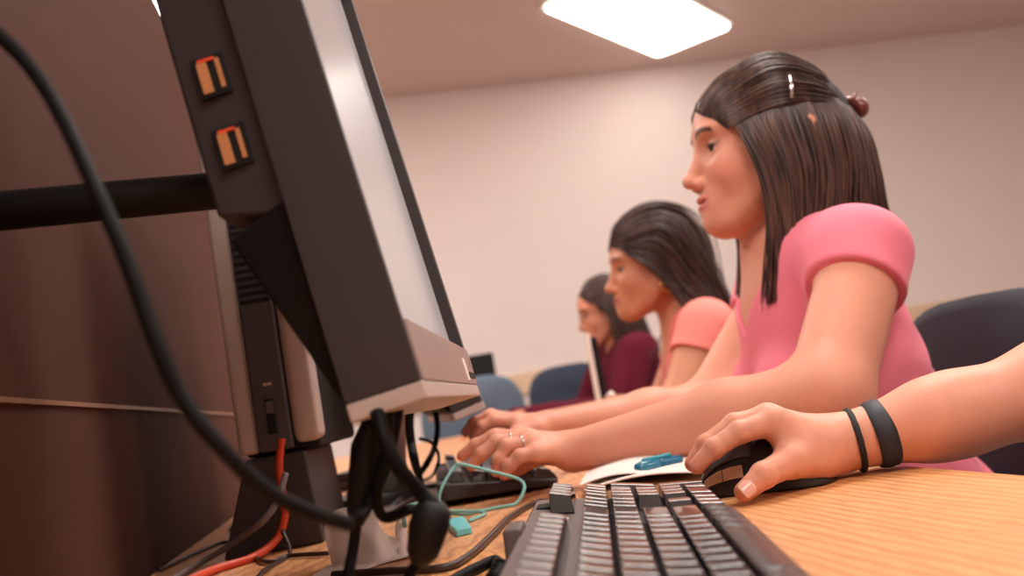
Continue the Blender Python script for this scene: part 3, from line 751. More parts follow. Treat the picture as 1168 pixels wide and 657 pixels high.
class HeadFrame:
    def __init__(s, o, yaw, pitch=0, roll=0, sc=1.0, ear=(-.010, .077, -.012)):
        s.ear = ear
        # yaw measured from -x towards +y
        f = np.array([-math.cos(yaw), math.sin(yaw), 0]); up = np.array([0, 0, 1.]); l = np.cross(up, f)
        f2 = f*math.cos(pitch)-up*math.sin(pitch); u2 = up*math.cos(pitch)+f*math.sin(pitch)
        l2 = l*math.cos(roll)+u2*math.sin(roll); u3 = u2*math.cos(roll)-l*math.sin(roll)
        s.o = np.array(o); s.R = np.stack([f2, l2, u3], 1); s.sc = sc     # columns: forward, left, up
    def L(s, P): return (P-s.o)@s.R/s.sc
    def W(s, q): return s.o+s.sc*(np.asarray(q, float)@s.R.T)
def head_f(Q, E=(-.010, .077, -.012)):
    """distance field of a head in its own frame (a forward, b left, c up), eye level c=0"""
    Q = Q.copy(); B = Q[:, 1].copy(); Q[:, 1] = np.abs(B)
    a, b, c = Q.T
    d = ell(Q, (-.012, 0, .032), (.096, .074, .078))
    d = smin(d, ell(Q, (.028, 0, .030), (.060, .060, .062)), .03)           # forehead
    d = smin(d, ell(Q, (.030, 0, -.035), (.058, .054, .068)), .03)          # mid face
    d = smin(d, rcone(Q, (-.005, .055, -.040), (.056, .022, -.096), .016, .014), .035)   # jaw line
    d = smin(d, ell(Q, (.066, 0, -.095), (.024, .025, .019)), .020)          # chin
    d = smin(d, ell(Q, (.052, .036, -.032), (.026, .022, .026)), .022)       # cheeks
    d = smin(d, ell(Q, (.071, 0, -.068), (.021, .030, .024)), .018)          # muzzle
    d = smin(d, ell(Q, (.070, .024, .024), (.020, .026, .009)), .014)        # brow ridge
    d = smax(d, -(ell(Q, (.094, .032, -.001), (.020, .020, .0125))), .014)   # sockets
    d = smin(d, rcone(Q, (.080, 0, .010), (.1035, 0, -.036), .0068, .0085), .013)  # nose bridge
    d = smin(d, ell(Q, (.1035, 0, -.0385), (.0105, .0095, .0085)), .006)     # tip
    d = smin(d, ell(Q, (.0905, .0115, -.0435), (.0105, .0072, .0075)), .006)    # wings
    d = smax(d, -ell(Q, (.0985, .0065, -.051), (.0055, .0034, .0035)), .002)   # nostrils
    d = smin(d, ell(Q, (.0885, 0, -.0625), (.0085, .020, .0048)), .004)      # upper lip
    d = smin(d, ell(Q, (.0870, 0, -.0745), (.0090, .017, .0056)), .004)      # lower lip
    d = smax(d, -ell(Q, (.0965, 0, -.0682), (.010, .025, .0011)), .0025)     # mouth line
    # eyelids around the ball with a slit
    e = np.linalg.norm(Q-np.array([.0685, .031, -.001]), axis=1)-.0140
    slit = ell(Q, (.085, .032, -.0015), (.015, .0125, .0046))
    d = smin(d, e, .004); d = smax(d, -slit, .002)
    ear = ell(Q, E, (.017, .007, .031), np.array([[1, .25, -.1], [-.3, 1, .1], [.15, -.1, 1]])/1.05)
    ear = smax(ear, -ell(Q, (E[0]+.004, E[1]+.008, E[2]+.006), (.010, .006, .018)), .004)
    d = smin(d, ear, .005)
    return d
def head_color(Q, skin, lip, brow, blush=None):
    a, b, c = Q[:, 0], np.abs(Q[:, 1]), Q[:, 2]
    col = np.tile(skin, (len(Q), 1))
    def mixin(w, t): 
        nonlocal col; w = np.clip(w, 0, 1)[:, None]; col = col*(1-w)+t*w
    if blush is not None: mixin(.35*np.exp(-((b-.045)**2+(c+.035)**2)/.0005)*(a > .02), blush)
    w = np.exp(-((b/.024)**4+((c+.0685)/.0105)**4))*(a > .07)*np.clip((b < .026)*1., 0, 1); mixin(w*.85, lip)
    arch = .0205+.004*np.sin(np.clip((b-.012)/.036, 0, 1)*PI)
    w = np.exp(-((c-arch)/.0036)**4)*(b > .011)*(b < .048)*(a > .04); mixin(w*.95, brow)
    w = np.exp(-((c-.0035)/.0022)**2)*(b > .018)*(b < .047)*(a > .055); mixin(w*.75, brow*.6)
    return col

def torso_prims(T, s=1.0, bust=1.0, chub=1.0):
    """T: frame with origin at the neck base; returns field of torso without arms"""
    def f(P):
        Q = T.L(P); Qs = Q.copy(); Qs[:, 1] = np.abs(Qs[:, 1])
        d = ell(Q, (.0, 0, -.17), (.098*chub, .142, .19))
        d = smin(d, rcone(Qs, (-.01, .03, -.022), (-.015, .150, -.050), .034, .046), .04)
        d = smin(d, ell(Qs, (.078, .070, -.205), (.052*bust, .060, .060)), .03)
        d = smin(d, ell(Q, (-.005, 0, -.34), (.088*chub, .122*chub, .15)), .06)
        d = smin(d, ell(Q, (-.025, 0, -.455), (.115*chub, .160*chub, .105)), .06)
        return d
    return f

def hair_locks(H, families, rad, m, name, parent, n=6, seed=1, flat=.55):
    """families: (guides, count, layers, jitter, radius)"""
    rg = np.random.default_rng(seed); mb_v = []; mb_f = []; nv = 0
    for guides, count, jit, r0 in families:
        G = np.array(guides, float); ng, npts, _ = G.shape
        S = np.stack([np.array(spline(g, 5)) for g in G])        # ng x m x 3
        mN = S.shape[1]
        for i in range(count):
            u = (i+rg.random())/count*(ng-1); k = min(int(u), ng-2); t = u-k; 
            p = S[k]*(1-t)+S[k+1]*t
            lay = rg.random(); s = np.linspace(0, 1, mN)[:, None]
            cen = np.array([-.01, 0, .02]); outd = p-cen; outd[:, 2] *= .4; outd /= np.linalg.norm(outd, axis=1)[:, None]+1e-9
            p = p+outd*(lay-.55)*jit*2.0*(s**.5)+rg.normal(0, jit*.55, 3)*s+np.sin(s*PI*rg.uniform(1, 2.4)+rg.random()*6)*rg.normal(0, jit*.35, 3)*s
            cut = mN if rg.random() < .5 else max(6, int(mN*rg.uniform(.82, 1)))
            p = H.W(p[:cut]); r = r0*rg.uniform(.7, 1.25)*np.clip(np.minimum(1, np.linspace(0, 1, cut)*6+.5)*np.sqrt(np.clip(1.02-np.linspace(0, 1, cut)**3, 0, 1)), .08, 1)
            t = MB(); t.tube(p, list(r), n, flat)
            mb_v += t.v; mb_f += [tuple(nv+q for q in f) for f in t.f]; nv += len(t.v)
    me = bpy.data.meshes.new(name); me.from_pydata(mb_v, [], mb_f); me.update()
    return link(name, me, m, parent)

def hair_mat(name, c1, c2, rough=.38):
    m = bpy.data.materials.new(name); m.use_nodes = True; nt = m.node_tree; N = nt.nodes; L = nt.links; p = N['Principled BSDF']
    tc = N.new('ShaderNodeTexCoord'); mp = N.new('ShaderNodeMapping'); mp.inputs['Scale'].default_value = (1, 1, .12)
    L.new(tc.outputs['Object'], mp.inputs['Vector']); n = N.new('ShaderNodeTexNoise'); n.inputs['Scale'].default_value = 130; n.inputs['Detail'].default_value = 4
    L.new(mp.outputs['Vector'], n.inputs['Vector']); r = N.new('ShaderNodeValToRGB'); r.color_ramp.elements[0].color = c1; r.color_ramp.elements[0].position = .35
    r.color_ramp.elements[1].color = c2; r.color_ramp.elements[1].position = .68
    L.new(n.outputs['Fac'], r.inputs['Fac']); L.new(r.outputs['Color'], p.inputs['Base Color']); p.inputs['Roughness'].default_value = rough
    p.inputs['Specular IOR Level'].default_value = .6
    b = N.new('ShaderNodeBump'); b.inputs['Strength'].default_value = .35; b.inputs['Distance'].default_value = .001
    L.new(n.outputs['Fac'], b.inputs['Height']); L.new(b.outputs['Normal'], p.inputs['Normal'])
    return m
def sdf_obj(name, f, lo, hi, h, m, parent, color=None, lev=4, slack=1.25):
    V, Q = mesh_sdf(f, lo, hi, h, lev, slack)
    me = np_mesh(name, V, Q, color(V) if color is not None else None); fix_normals(me)
    return link(name, me, m, parent)
def flex_hand(w, d_f, d_up, side, wr, curl=(.35, .5, .4), spread=.16, L=1.0):
    """a relaxed typing hand from the wrist: d_f finger direction, d_up back of the hand, side +1/-1 where the thumb lies (along cross(d_up,d_f)*side)"""
    d_f = unit(d_f); d_up = unit(d_up-d_f*(d_up@d_f)); d_s = np.cross(d_up, d_f)*side
    fs = []
    for k, (off, l1, sg, rr) in enumerate(((.026, .088, (.040, .024, .020), .0092), (.008, .092, (.044, .027, .021), .0094), (-.011, .087, (.041, .025, .020), .0088), (-.028, .079, (.033, .019, .018), .0078))):
        mcp = w+d_f*l1*L+d_s*off*L+d_up*.004; ang = 0; p = [mcp]; dirx = unit(d_f+d_s*off*spread/.03)
        for q in range(3):
            ang += curl[q]*(1+.12*math.sin(k*2.3+q)); dd = dirx*math.cos(ang)-d_up*math.sin(ang); p.append(p[-1]+dd*sg[q]*L)
        fs.append((p, [rr*1.12, rr*.98, rr*.88, rr*.76]))
    c = w+d_f*.028*L+d_s*.022*L-d_up*.008; m = c+unit(d_f*.8+d_s*.55-d_up*.35)*.040*L; ip = m+unit(d_f*.92+d_s*.2-d_up*.35)*.032*L; tp = ip+unit(d_f*.95-d_up*.3)*.026*L
    return fs, ([c, m, ip, tp], [.014, .0112, .0102, .0085])

# ---------------------------------------------------------------- the nearest hand on the mouse
def foreground_person():
    skin = lin(222, 156, 130)
    t = thing('person', 'person in the foreground mostly out of the picture, right hand resting on the black mouse', 'person', (.83, .44, 0))
    w = at(950, 508, .80)
    fing = [([at(884, 481, .780), at(843, 493, .775), at(815, 511, .772), at(794, 532, .772)], [.0118, .0092, .0082, .0066]),
            ([at(876, 477, .802), at(838, 484, .800), at(806, 507, .796), at(790, 529, .795)], [.0118, .0092, .0084, .0070]),
            ([at(884, 480, .824), at(846, 489, .826), at(816, 510, .826), at(802, 532, .826)], [.0108, .0088, .0080, .0066]),
            ([at(896, 487, .842), at(862, 500, .848), at(840, 518, .850), at(828, 535, .850)], [.0098, .0078, .0070, .0060])]
    thumb = ([at(930, 520, .785), at(902, 526, .762), at(871, 542, .744), at(849, 561, .738)], [.0160, .0128, .0102, .0082])
    hf = hand_prims(w, .026, fing, thumb)
    el = np.array([.655, .66, .775]); sh = np.array([.80, .60, .94])
    fo = unit(el-w)
    def wristf(P):   # flattened forearm near the wrist
        a = rcone(P, w+fo*-.02, w+fo*.10, .0215, .028); b = rcone(P, w+fo*-.018+np.array([0, .012, -.002]), w+fo*.10+np.array([0, .008, 0]), .0205, .028)
        return smin(a, b, .01)
    def bone(P): return smin(wristf(P), limb(P, [w+fo*.09, w+fo*.2, el, sh], [.030, .040, .042, .052], .03), .03)
    web = lambda P: smin(rcone(P, at(893, 492, .778), at(906, 512, .772), .0085, .010), rcone(P, at(905, 505, .782), at(930, 505, .79), .016, .02), .01)
    T = HeadFrame((.95, .52, 1.0), math.radians(0)); tf = torso_prims(T)
    H = HeadFrame((.86, .52, 1.15), 0)
    def f(P):
        d = smin(smin(hf(P), bone(P), .014), web(P), .010)
        # nail bed of the thumb
        n_ = thumb[0][3]+.35*(thumb[0][2]-thumb[0][3])
        return d
    lo, hi = bbox([p for q in fing for p in q[0]]+thumb[0]+[w, el, sh], .06)
    nails = []
    def colf(V):
        c = np.tile(skin, (len(V), 1))
        red = lin(214, 112, 88); 
        for q in fing+[thumb]:
            g = np.exp(-(np.linalg.norm(V-q[0][3], axis=1)/.014)**2)*.45; c = c*(1-g[:, None])+red*g[:, None]
            for k in (1, 2):
                g = np.exp(-(np.linalg.norm(V-q[0][k], axis=1)/.008)**2)*.22; c = c*(1-g[:, None])+red*g[:, None]
        return c
    sdf_obj('body', f, lo, hi, .0013, M_skin, t, colf, lev=5)
    # thumb nail
    M_nail = mat('fingernail', srgb(236, 176, 158), .25, spec=.6)
    tip, ip = thumb[0][3], thumb[0][2]; ax_ = unit(tip-ip); nn = unit(at(846, 555, .70)-at(846, 558, .738)); nn = unit(nn-ax_*(nn@ax_)); sd = np.cross(ax_, nn)
    m = MB(); vs = []; cc = tip-ax_*.001
    for i in range(7):
        for j in range(7):
            u = (i/6-.5)*2; v = (j/6-.5)*2; ang = v*.95; hw = 1 if abs(u) < .6 else math.sqrt(max(0, 1-((abs(u)-.6)/.4)**2*.8))
            vs.append(P(t, cc+ax_*u*.0062+(.0088)*(math.sin(ang*hw)*sd+math.cos(ang*hw)*nn)))
    m.add(vs, [(i*7+j, (i+1)*7+j, (i+1)*7+j+1, i*7+j+1) for i in range(6) for j in range(6)])
    n_ = m.build('fingernail', M_nail, t, smooth=True, solid=.0006)
    # rest of the person, beyond the right edge of the picture
    M_sh = mat('grey_sweatshirt', srgb(120, 116, 122), .9, noise=.05)
    def shirt(P): return smin(tf(P)-.008, limb(P, [T.W((-.012, -.148*0+.0, -.05)), T.W((-.012, .0, -.05))], [.03, .03]), .03)
    shp = np.array([.93, .70, .94])
    def shirt2(P):
        d = tf(P)-.008
        d = smin(d, limb(P, [T.W((-.012, -.15, -.055)), el+np.array([.01, .02, 0]), w+fo*.16], [.06, .052, .042], .03), .03)
        return d
    return t, w, fo, sh, el, shirt2, T
t0_, w_, fo_, sh_, el_, shirt_, T_ = foreground_person()
def local_mesh_fix(root):
    "shift meshes built in world coordinates so that they hang under their moved root"
    bpy.context.view_layer.update()
    for o in root.children_recursive:
        if o.get('_w'): o.data.transform(Matrix.Translation(-root.location)); del o['_w']
for o in t0_.children:
    if o.name.startswith('body'): o.data.transform(Matrix.Translation(-t0_.location))
# hair tie and watch on the wrist
def band(name, c, ax_, ra, rb, tube_r, m, label, cat, bump=0, flat=1.0, wide=1.0):
    ax_ = unit(ax_); a = unit(np.cross(ax_, [0, 0, 1.])); b = np.cross(a, ax_)
    n, k = 56, 10; vs = []
    for i in range(n):
        q = 2*PI*i/n; o = math.cos(q)*a*ra+math.sin(q)*b*rb; ou = unit(o); rr = tube_r*(1+bump*math.sin(i*PI/2))
        for j in range(k):
            s = 2*PI*j/k; vs.append(c+o+ou*math.cos(s)*rr+ax_*math.sin(s)*rr*wide)
    mm = MB(); mm.add(vs, [(i*k+j, ((i+1) % n)*k+j, ((i+1) % n)*k+(j+1) % k, i*k+(j+1) % k) for i in range(n) for j in range(k)])
    return tag(mm.build(name, m, None, smooth=True), label, cat)
band('hair_tie', w_+fo_*.022+np.array([0, .006, -.001]), fo_+np.array([0, .0, -.05]), .0312, .0258, .0027, mat('black_elastic', srgb(26, 24, 26), .7, bump=.6, bscale=600), 'black elastic hair tie round the wrist of the hand on the mouse', 'hair tie', bump=.05)
wt = band('wrist_band', w_+fo_*.044+np.array([0, .006, -.001]), fo_, .0318, .0268, .0028, mat('black_strap', srgb(36, 36, 44), .6), 'wide dark strap further up the wrist of the hand on the mouse', 'bracelet', wide=3.2)

# ---------------------------------------------------------------- seated women
def rebase(o, root): o.data.transform(Matrix.Translation(-Vector(root.location)))
def seated(cfg):
    H = cfg['H']; T = cfg['T']; t = cfg['root'] if 'root' in cfg else thing('person', cfg['label'], 'person', cfg['loc'])
    skin = cfg['skin']; h = cfg['h']
    tf = torso_prims(T, bust=cfg.get('bust', 1), chub=cfg.get('chub', 1))
    arms = cfg['arms']; nb = T.W((-.005, 0, .0)); nh = H.W((-.030, 0, -.055))
    real = [a for a in arms if 'hand' in a]
    hands = [(hand_prims(a['w'], a['wr'], a['hand'][0], a['hand'][1]), bbox([p for q in a['hand'][0] for p in q[0]]+[a['w']], .035)) for a in real]
    mids = [a['w']+(a['el']-a['w'])*.62 for a in arms]
    def armsf(P, infl=0., upper=False):
        d = None
        for a, md in zip(arms, mids):
            if 'hand' not in a: continue
            r = a.get('r', (.049, .043, .040, .0265))
            if upper: c = limb(P, [a['sh'], a['el']], [r[0]+infl, r[1]+infl], .02)
            else: c = smin(limb(P, [a['sh'], a['el']], [r[0]+infl, r[1]+infl], .02), limb(P, [a['el'], md, a['w']], [r[1]*.95+infl, r[2]+infl, r[3]+infl], .02), .025)
            d = c if d is None else np.minimum(d, c)
        return d
    def body(P):
        d = smin(tf(P), armsf(P), .03)
        d = smin(d, rcone(P, nb, nh, .056, .050), .035)
        m = np.linalg.norm(P-H.o, axis=1) < .24
        if m.any(): d[m] = smin(d[m], head_f(H.L(P[m]), H.ear)*H.sc, .012)
        for hf, (lo, hi) in hands:
            m = np.all((P > lo) & (P < hi), 1)
            if m.any(): d[m] = smin(d[m], hf(P[m]), .010)
            # outside the box, distance to the box keeps the field conservative
            mo = ~m
            if mo.any():
                q = np.maximum(np.maximum(lo-P[mo], P[mo]-hi), 0); dd = np.linalg.norm(q, axis=1)+.03
                d[mo] = np.minimum(d[mo], dd)
        return d
    pts = [H.W((0, 0, 0)), T.W((0, 0, -.5))]+[a[k] for a in arms for k in ('sh', 'el', 'w')]+[p for a in real for q in a['hand'][0] for p in q[0]]
    lo, hi = bbox(pts, .17)
    red = lin(214, 112, 88)
    def colf(V):
        c = head_color(H.L(V), skin, cfg['lip'], cfg['brow'], cfg['blush'])
        far = np.linalg.norm(V-H.o, axis=1) > .16; c[far] = skin
        for a in real:
            for q in a['hand'][0]+[a['hand'][1]]:
                g = np.exp(-(np.linalg.norm(V-q[0][3], axis=1)/.013)**2)*.4; c = c*(1-g[:, None])+red*g[:, None]
        return c
    bo = sdf_obj('body', body, lo, hi, h, M_skin, t, colf, lev=4); rebase(bo, t)
    # eyes
    for sb in (-1, 1):
        V = []; 
        m = MB(); c = H.W((.0685, sb*.031, -.001)); n = 16
        me_v = []; R_ = .0128*H.sc
        for i in range(n+1):
            for j in range(24):
                th = PI*i/n; ph = 2*PI*j/24
                q = np.array([math.cos(th), math.sin(th)*math.cos(ph), math.sin(th)*math.sin(ph)]); me_v.append(P(t, c+R_*(q@H.R.T)))
        m.add(me_v, [(i*24+j, i*24+(j+1) % 24, (i+1)*24+(j+1) % 24, (i+1)*24+j) for i in range(n) for j in range(24)])
        e = m.build('eye', M_eye, t, smooth=True); me = e.data
        me.materials.append(M_iris); me.materials.append(M_pupil)
        for k, p in enumerate(me.polygons):
            i = k//24
            if i < 2: p.material_index = 2
            elif i < 4: p.material_index = 1
        # lash line
        l = MB(); pp = []
        for u in np.linspace(-1, 1, 9):
            bb = sb*(.0315+u*.0125); zz = -.0010+.0046*math.sqrt(max(0, 1-u*u)); aa = .0685+math.sqrt(max(1e-6, .0146**2-(u*.0125)**2-zz*zz))
            pp.append(P(t, H.W((aa, bb, zz))))
        l.tube(pp, [.0006]+[.0012]*7+[.0006], 6); l.build('eyelashes', cfg['hairmat'], t, smooth=True)
    # shirt
    sl = cfg['sleeve']; neck = cfg['neck']; inf = cfg.get('inf', .007)
    def shirt(P):
        d = smin(tf(P)-inf, 1e0+0*P[:, 0], .001)
        sf = None
        for a, md in zip(arms, mids):
            r = a.get('r', (.049, .043, .040, .0265))
            sh, el, w = a['sh'], a['el'], a['w']
            if sl <= 1: 
                e = sh+(el-sh)*sl; rr = r[0]+(r[1]-r[0])*sl
                c = rcone(P, sh, e+unit(el-sh)*.05, r[0]+inf, rr+inf+.003)
                c = smax(c, (P-e)@unit(el-sh), .003)
            else:
                e = el+(w-el)*(sl-1); c = smin(limb(P, [sh, el], [r[0]+inf+.006, r[1]+inf+.006], .02), limb(P, [el, md, e], [r[1]+inf+.004, r[2]+inf+.004, r[3]+inf+.005], .02), .02)
            sf = c if sf is None else np.minimum(sf, c)
        d = smin(d, sf, .03)
        Q = T.L(P)
        # folds
        d = d + .0016*np.sin(Q[:, 2]*95+Q[:, 1]*40+np.sin(Q[:, 0]*60)*1.5)*np.clip((-.10-Q[:, 2])/.1, 0, 1)
        for a in arms:
            e = a['sh']; q = np.linalg.norm(P-e, axis=1); d = d + .0012*np.sin(q*150+Q[:, 0]*30)*np.clip(1-q/.16, 0, 1)*np.clip(q/.05, 0, 1)
        d = smax(d, -neck(Q), .004)
        return smax(d, -(Q[:, 2]+.56), .004)
    so = sdf_obj('shirt', shirt, lo, hi, cfg.get('hs', h*1.3), cfg['cloth'], t, lev=4); rebase(so, t)
    # trousers and shoes under the table
    hp_ = T.W((-.02, 0, -.44)); fx = np.array([-1, 0, 0])
    def pants(P):
        d = ell(P, hp_+[0, 0, -.03], (.13, .175, .10))
        for s in (-1, 1):
            hip = hp_+[0, s*.09, -.03]; kn = hip+[-.36, s*.02, .015]; an = np.array([kn[0]+.03, kn[1], .11])
            d = smin(d, limb(P, [hip, kn, an], [.085, .062, .045], .03), .03)
        return d
    po = sdf_obj('trousers', pants, hp_+np.array([-.5, -.3, -.6]), hp_+np.array([.25, .3, .2]), .007, M_jeans, t, lev=3); rebase(po, t)
    for s in (-1, 1):
        hip = hp_+[0, s*.09, -.03]; ax0 = hip[0]-.33; ay = hip[1]+s*.02
        def shoe(P): return smax(smin(ell(P, (ax0-.06, ay, .045), (.13, .046, .045)), ell(P, (ax0+.01, ay, .07), (.05, .042, .05)), .03), -(P[:, 2]-.002), .004)
        o = sdf_obj('shoe', shoe, (ax0-.24, ay-.08, -.02), (ax0+.12, ay+.08, .16), .006, M_black, t, lev=3); rebase(o, t)
    # hair underlayer
    def cap(P):
        Q = H.L(P); d = ell(Q, (-.016, 0, .032), (.101, .083, .080))
        for fn in cfg['capextra']: d = smin(d, fn(Q), .02)
        cut = cfg['capcut'](Q)
        return smax(d, -cut, .006)
    lo2, hi2 = H.W((0, 0, 0))-.36, H.W((0, 0, 0))+.2
    ho = sdf_obj('hair', cap, lo2, hi2, .003, M_cap, t, lev=4); rebase(ho, t)
    hl = hair_locks(H, cfg['locks'], None, cfg['hairmat'], 'hair_strands', t, seed=cfg.get('seed', 1)); rebase(hl, t)
    # chair under her
    return t
M_eye = mat('eye_white', srgb(225, 210, 202), .25); M_iris = mat('iris_brown', srgb(70, 42, 28), .2); M_pupil = mat('pupil', srgb(10, 8, 8), .1)
M_jeans = mat('blue_denim', srgb(60, 70, 96), .9, noise=.1, nscale=300)
hairbrown = hair_mat('dark_brown_hair', srgb(44, 28, 24), srgb(98, 66, 54), .34)
M_cap = hair_mat('hair_underlayer', srgb(24, 16, 15), srgb(48, 32, 28), .8)
hairdark = hair_mat('near_black_hair', srgb(36, 22, 18), srgb(84, 54, 44), .45)
def low(g): return [[(q[0], q[1], (q[2]-(.004, .004, .004, .009, .018)[i]) if i < 5 else q[2]) for i, q in enumerate(s)] for s in g]
mir = lambda g: [[(p[0], -p[1], p[2]) for p in q] for q in g]

# guides of the woman in pink: half of the hair swept back to a clip, the rest hanging straight
top = [[(.078, .004, .078), (.045, .000, .118), (-.01, .0, .136), (-.065, .0, .118), (-.108, .0, .072)],
       [(.084, .014, .060), (.052, .034, .098), (-.005, .042, .124), (-.065, .032, .108), (-.109, .003, .070)],
       [(.080, .030, .050), (.052, .056, .076), (-.002, .070, .098), (-.062, .056, .088), (-.110, .006, .066)],
       [(.070, .050, .038), (.044, .072, .052), (-.004, .085, .068), (-.064, .067, .066), (-.110, .008, .060)],
       [(.056, .064, .018), (.036, .080, .030), (-.008, .089, .040), (-.066, .072, .046), (-.110, .010, .054)]]
top = low(top)
top = [[(q[0]+(.007 if i == 0 else 0), q[1], q[2]*.97) for i, q in enumerate(s)] for s in top]
down = [[(.058, .062, .030), (.050, .075, -.004), (.038, .079, -.055), (.034, .078, -.11), (.040, .074, -.165), (.046, .070, -.212)],
        [(.040, .075, .040), (.034, .084, .000), (.020, .088, -.05), (.016, .086, -.11), (.022, .080, -.165), (.030, .076, -.215)],
        [(.012, .083, .045), (.012, .089, .010), (.004, .092, -.045), (.004, .088, -.10), (.010, .084, -.16), (.018, .080, -.205)],
        [(-.030, .084, .050), (-.036, .091, .005), (-.038, .090, -.05), (-.030, .086, -.105), (-.018, .080, -.15), (-.006, .078, -.19)],
        [(-.070, .066, .056), (-.080, .076, .010), (-.082, .078, -.045), (-.078, .074, -.09), (-.074, .070, -.125), (-.070, .066, -.16)],
        [(-.100, .030, .056), (-.118, .045, .005), (-.120, .048, -.045), (-.122, .048, -.09), (-.124, .048, -.13), (-.128, .048, -.17)],
        [(-.106, .0, .056), (-.124, .0, .000), (-.130, .0, -.05), (-.134, .0, -.10), (-.138, .0, -.15), (-.14, .0, -.20)]]
down = [[(q[0]-.008*min(1, i/2), q[1], q[2]) for i, q in enumerate(s)] for s in down]
H1 = HeadFrame(at(872, 171, 1.265), math.radians(9), math.radians(-6), math.radians(0), 1.02, ear=(-.030, .0855, -.010))
T1 = HeadFrame((.590, 1.165, .985), math.radians(9), math.radians(11))
W1L = at(655, 515, 1.075)
fL = [([at(612, 517, 1.045), at(593, 520, 1.04), at(581, 531, 1.04), at(575, 542, 1.04)], [.0092, .0076, .0070, .0062]),
      ([at(606, 505, 1.062), at(578, 509, 1.055), at(569, 524, 1.05), at(566, 538, 1.05)], [.0100, .0084, .0076, .0066]),
      ([at(600, 501, 1.080), at(567, 504, 1.075), at(549, 518, 1.07), at(538, 531, 1.07)], [.0100, .0086, .0078, .0068]),
      ([at(602, 499, 1.098), at(564, 498, 1.10), at(543, 508, 1.10), at(527, 520, 1.10)], [.0100, .0086, .0078, .0066])]
tL = ([at(640, 514, 1.105), at(612, 520, 1.118), at(594, 531, 1.12), at(580, 540, 1.12)], [.014, .0112, .0100, .0084])
W1R = at(628, 488, 1.30)
fR = [([at(588, 482, 1.285), at(563, 480, 1.28), at(549, 487, 1.275), at(540, 498, 1.27)], [.0100, .0086, .0078, .0066]),
      ([at(584, 480, 1.305), at(557, 475, 1.305), at(541, 482, 1.305), at(531, 493, 1.30)], [.0100, .0086, .0078, .0066]),
      ([at(586, 479, 1.325), at(560, 473, 1.33), at(546, 480, 1.335), at(536, 490, 1.33)], [.0098, .0084, .0076, .0066]),
      ([at(590, 480, 1.342), at(568, 475, 1.352), at(556, 480, 1.355), at(548, 488, 1.355)], [.0088, .0074, .0068, .0060])]
tR = ([at(612, 492, 1.28), at(590, 497, 1.262), at(572, 502, 1.25), at(558, 508, 1.25)], [.014, .0112, .0100, .0084])
def neckV(Q):   # opening of a scoop-and-notch neckline in torso frame, negative inside
    a, b, c = Q.T; ab = np.abs(b)
    tube = np.sqrt((a/1.15)**2+(b*1.0)**2)-.068
    top_ = -(c+.055)
    front = np.maximum(ab-.074-.25*np.minimum(0, c+.10), -(c+.105-.9*ab))
    return np.minimum(np.maximum(tube, -(c+.06)), np.maximum(front, -(a-.02)))
PINK = mat('pink_cotton', srgb(238, 124, 142), .85, noise=.02, bump=.25, bscale=500, sheen=.08)
CORAL = mat('coral_cotton', srgb(240, 130, 118), .85, noise=.02, bump=.25, bscale=500, sheen=.08)
MAROON = mat('maroon_knit', srgb(92, 24, 40), .95, noise=.06, bump=.3, bscale=400, spec=.15)
def slab(Q, c0, r, *a): return ell(Q, c0, r)
cut1 = lambda Q: np.maximum(-(Q[:, 0]-.030-np.clip(Q[:, 2], 0, 1)*.62), Q[:, 2]-.062)*1.0
def facecut(k0, slope, top_):
    # region in front of a slanted plane and below the hairline: carved away from the cap (negative inside)
    return lambda Q: np.maximum(k0+slope*np.clip(Q[:, 2], -.2, .2)-Q[:, 0], Q[:, 2]-top_)
back_fall = lambda Q: rcone(Q, (-.062, 0, .0), (-.085, 0, -.16), .060, .055)
side_l = lambda Q: rcone(Q, (-.01, .070, .02), (.0, .078, -.15), .016, .012)
side_r = lambda Q: rcone(Q, (-.01, -.070, .02), (.0, -.078, -.12), .016, .012)
cfg1 = dict(H=H1, T=T1, bust=1.15, label='woman in pink v-neck shirt with long brown hair clipped back, typing with both hands', loc=(.64, 1.16, 0), skin=lin(216, 148, 122), lip=lin(190, 92, 88), brow=lin(70, 44, 36), blush=lin(226, 130, 112), h=.0019, hs=.003,
    arms=[dict(sh=np.array([.610, 1.004, .932]), el=at(944, 452, .985), w=W1L, wr=.0245, hand=(fL, tL), r=(.047, .044, .040, .0235)),
          dict(sh=np.array([.655, 1.330, .925]), el=at(810, 468, 1.36), w=W1R, wr=.0245, hand=(fR, tR), r=(.050, .043, .038, .0235))],
    sleeve=.26, neck=neckV, cloth=PINK, hairmat=hairbrown, capextra=[back_fall], capcut=facecut(.062, .45, .066), caprough=1,
    locks=[(top, 420, .0035, .0022), (mir(top), 200, .0035, .0022), (down, 900, .006, .0022), (mir(down), 360, .006, .0022)], seed=3)
W1 = seated(cfg1)
# clip, bobby pin
cl = thing('hair_clip', 'reddish brown claw clip at the back of the hair of the woman in pink', 'hair clip', tuple(H1.W((-.118, 0, .050))))
def clipf(P): 
    Q = H1.L(P); d = ell(Q, (-.112, .012, .052), (.012, .022, .009)); d = smin(d, ell(Q, (-.128, .018, .044), (.011, .012, .014)), .006)
    return smin(d, ell(Q, (-.124, -.014, .044), (.009, .012, .014)), .006)
o = sdf_obj('jaw', clipf, H1.W((-.12, 0, .06))-.07, H1.W((-.12, 0, .06))+.07, .0015, mat('tortoise_brown', srgb(112, 50, 40), .3, noise=.3, nscale=120), cl, lev=3, slack=1.6); rebase(o, cl)
m = MB()
for k in range(5): m.tube([P(cl, H1.W((-.120, .03-.012*k, .062))), P(cl, H1.W((-.112, .03-.012*k, .042)))], .002, 6)
m.build('tooth', mat('tortoise_brown', None) if False else MATS['tortoise_brown'], cl, smooth=True)
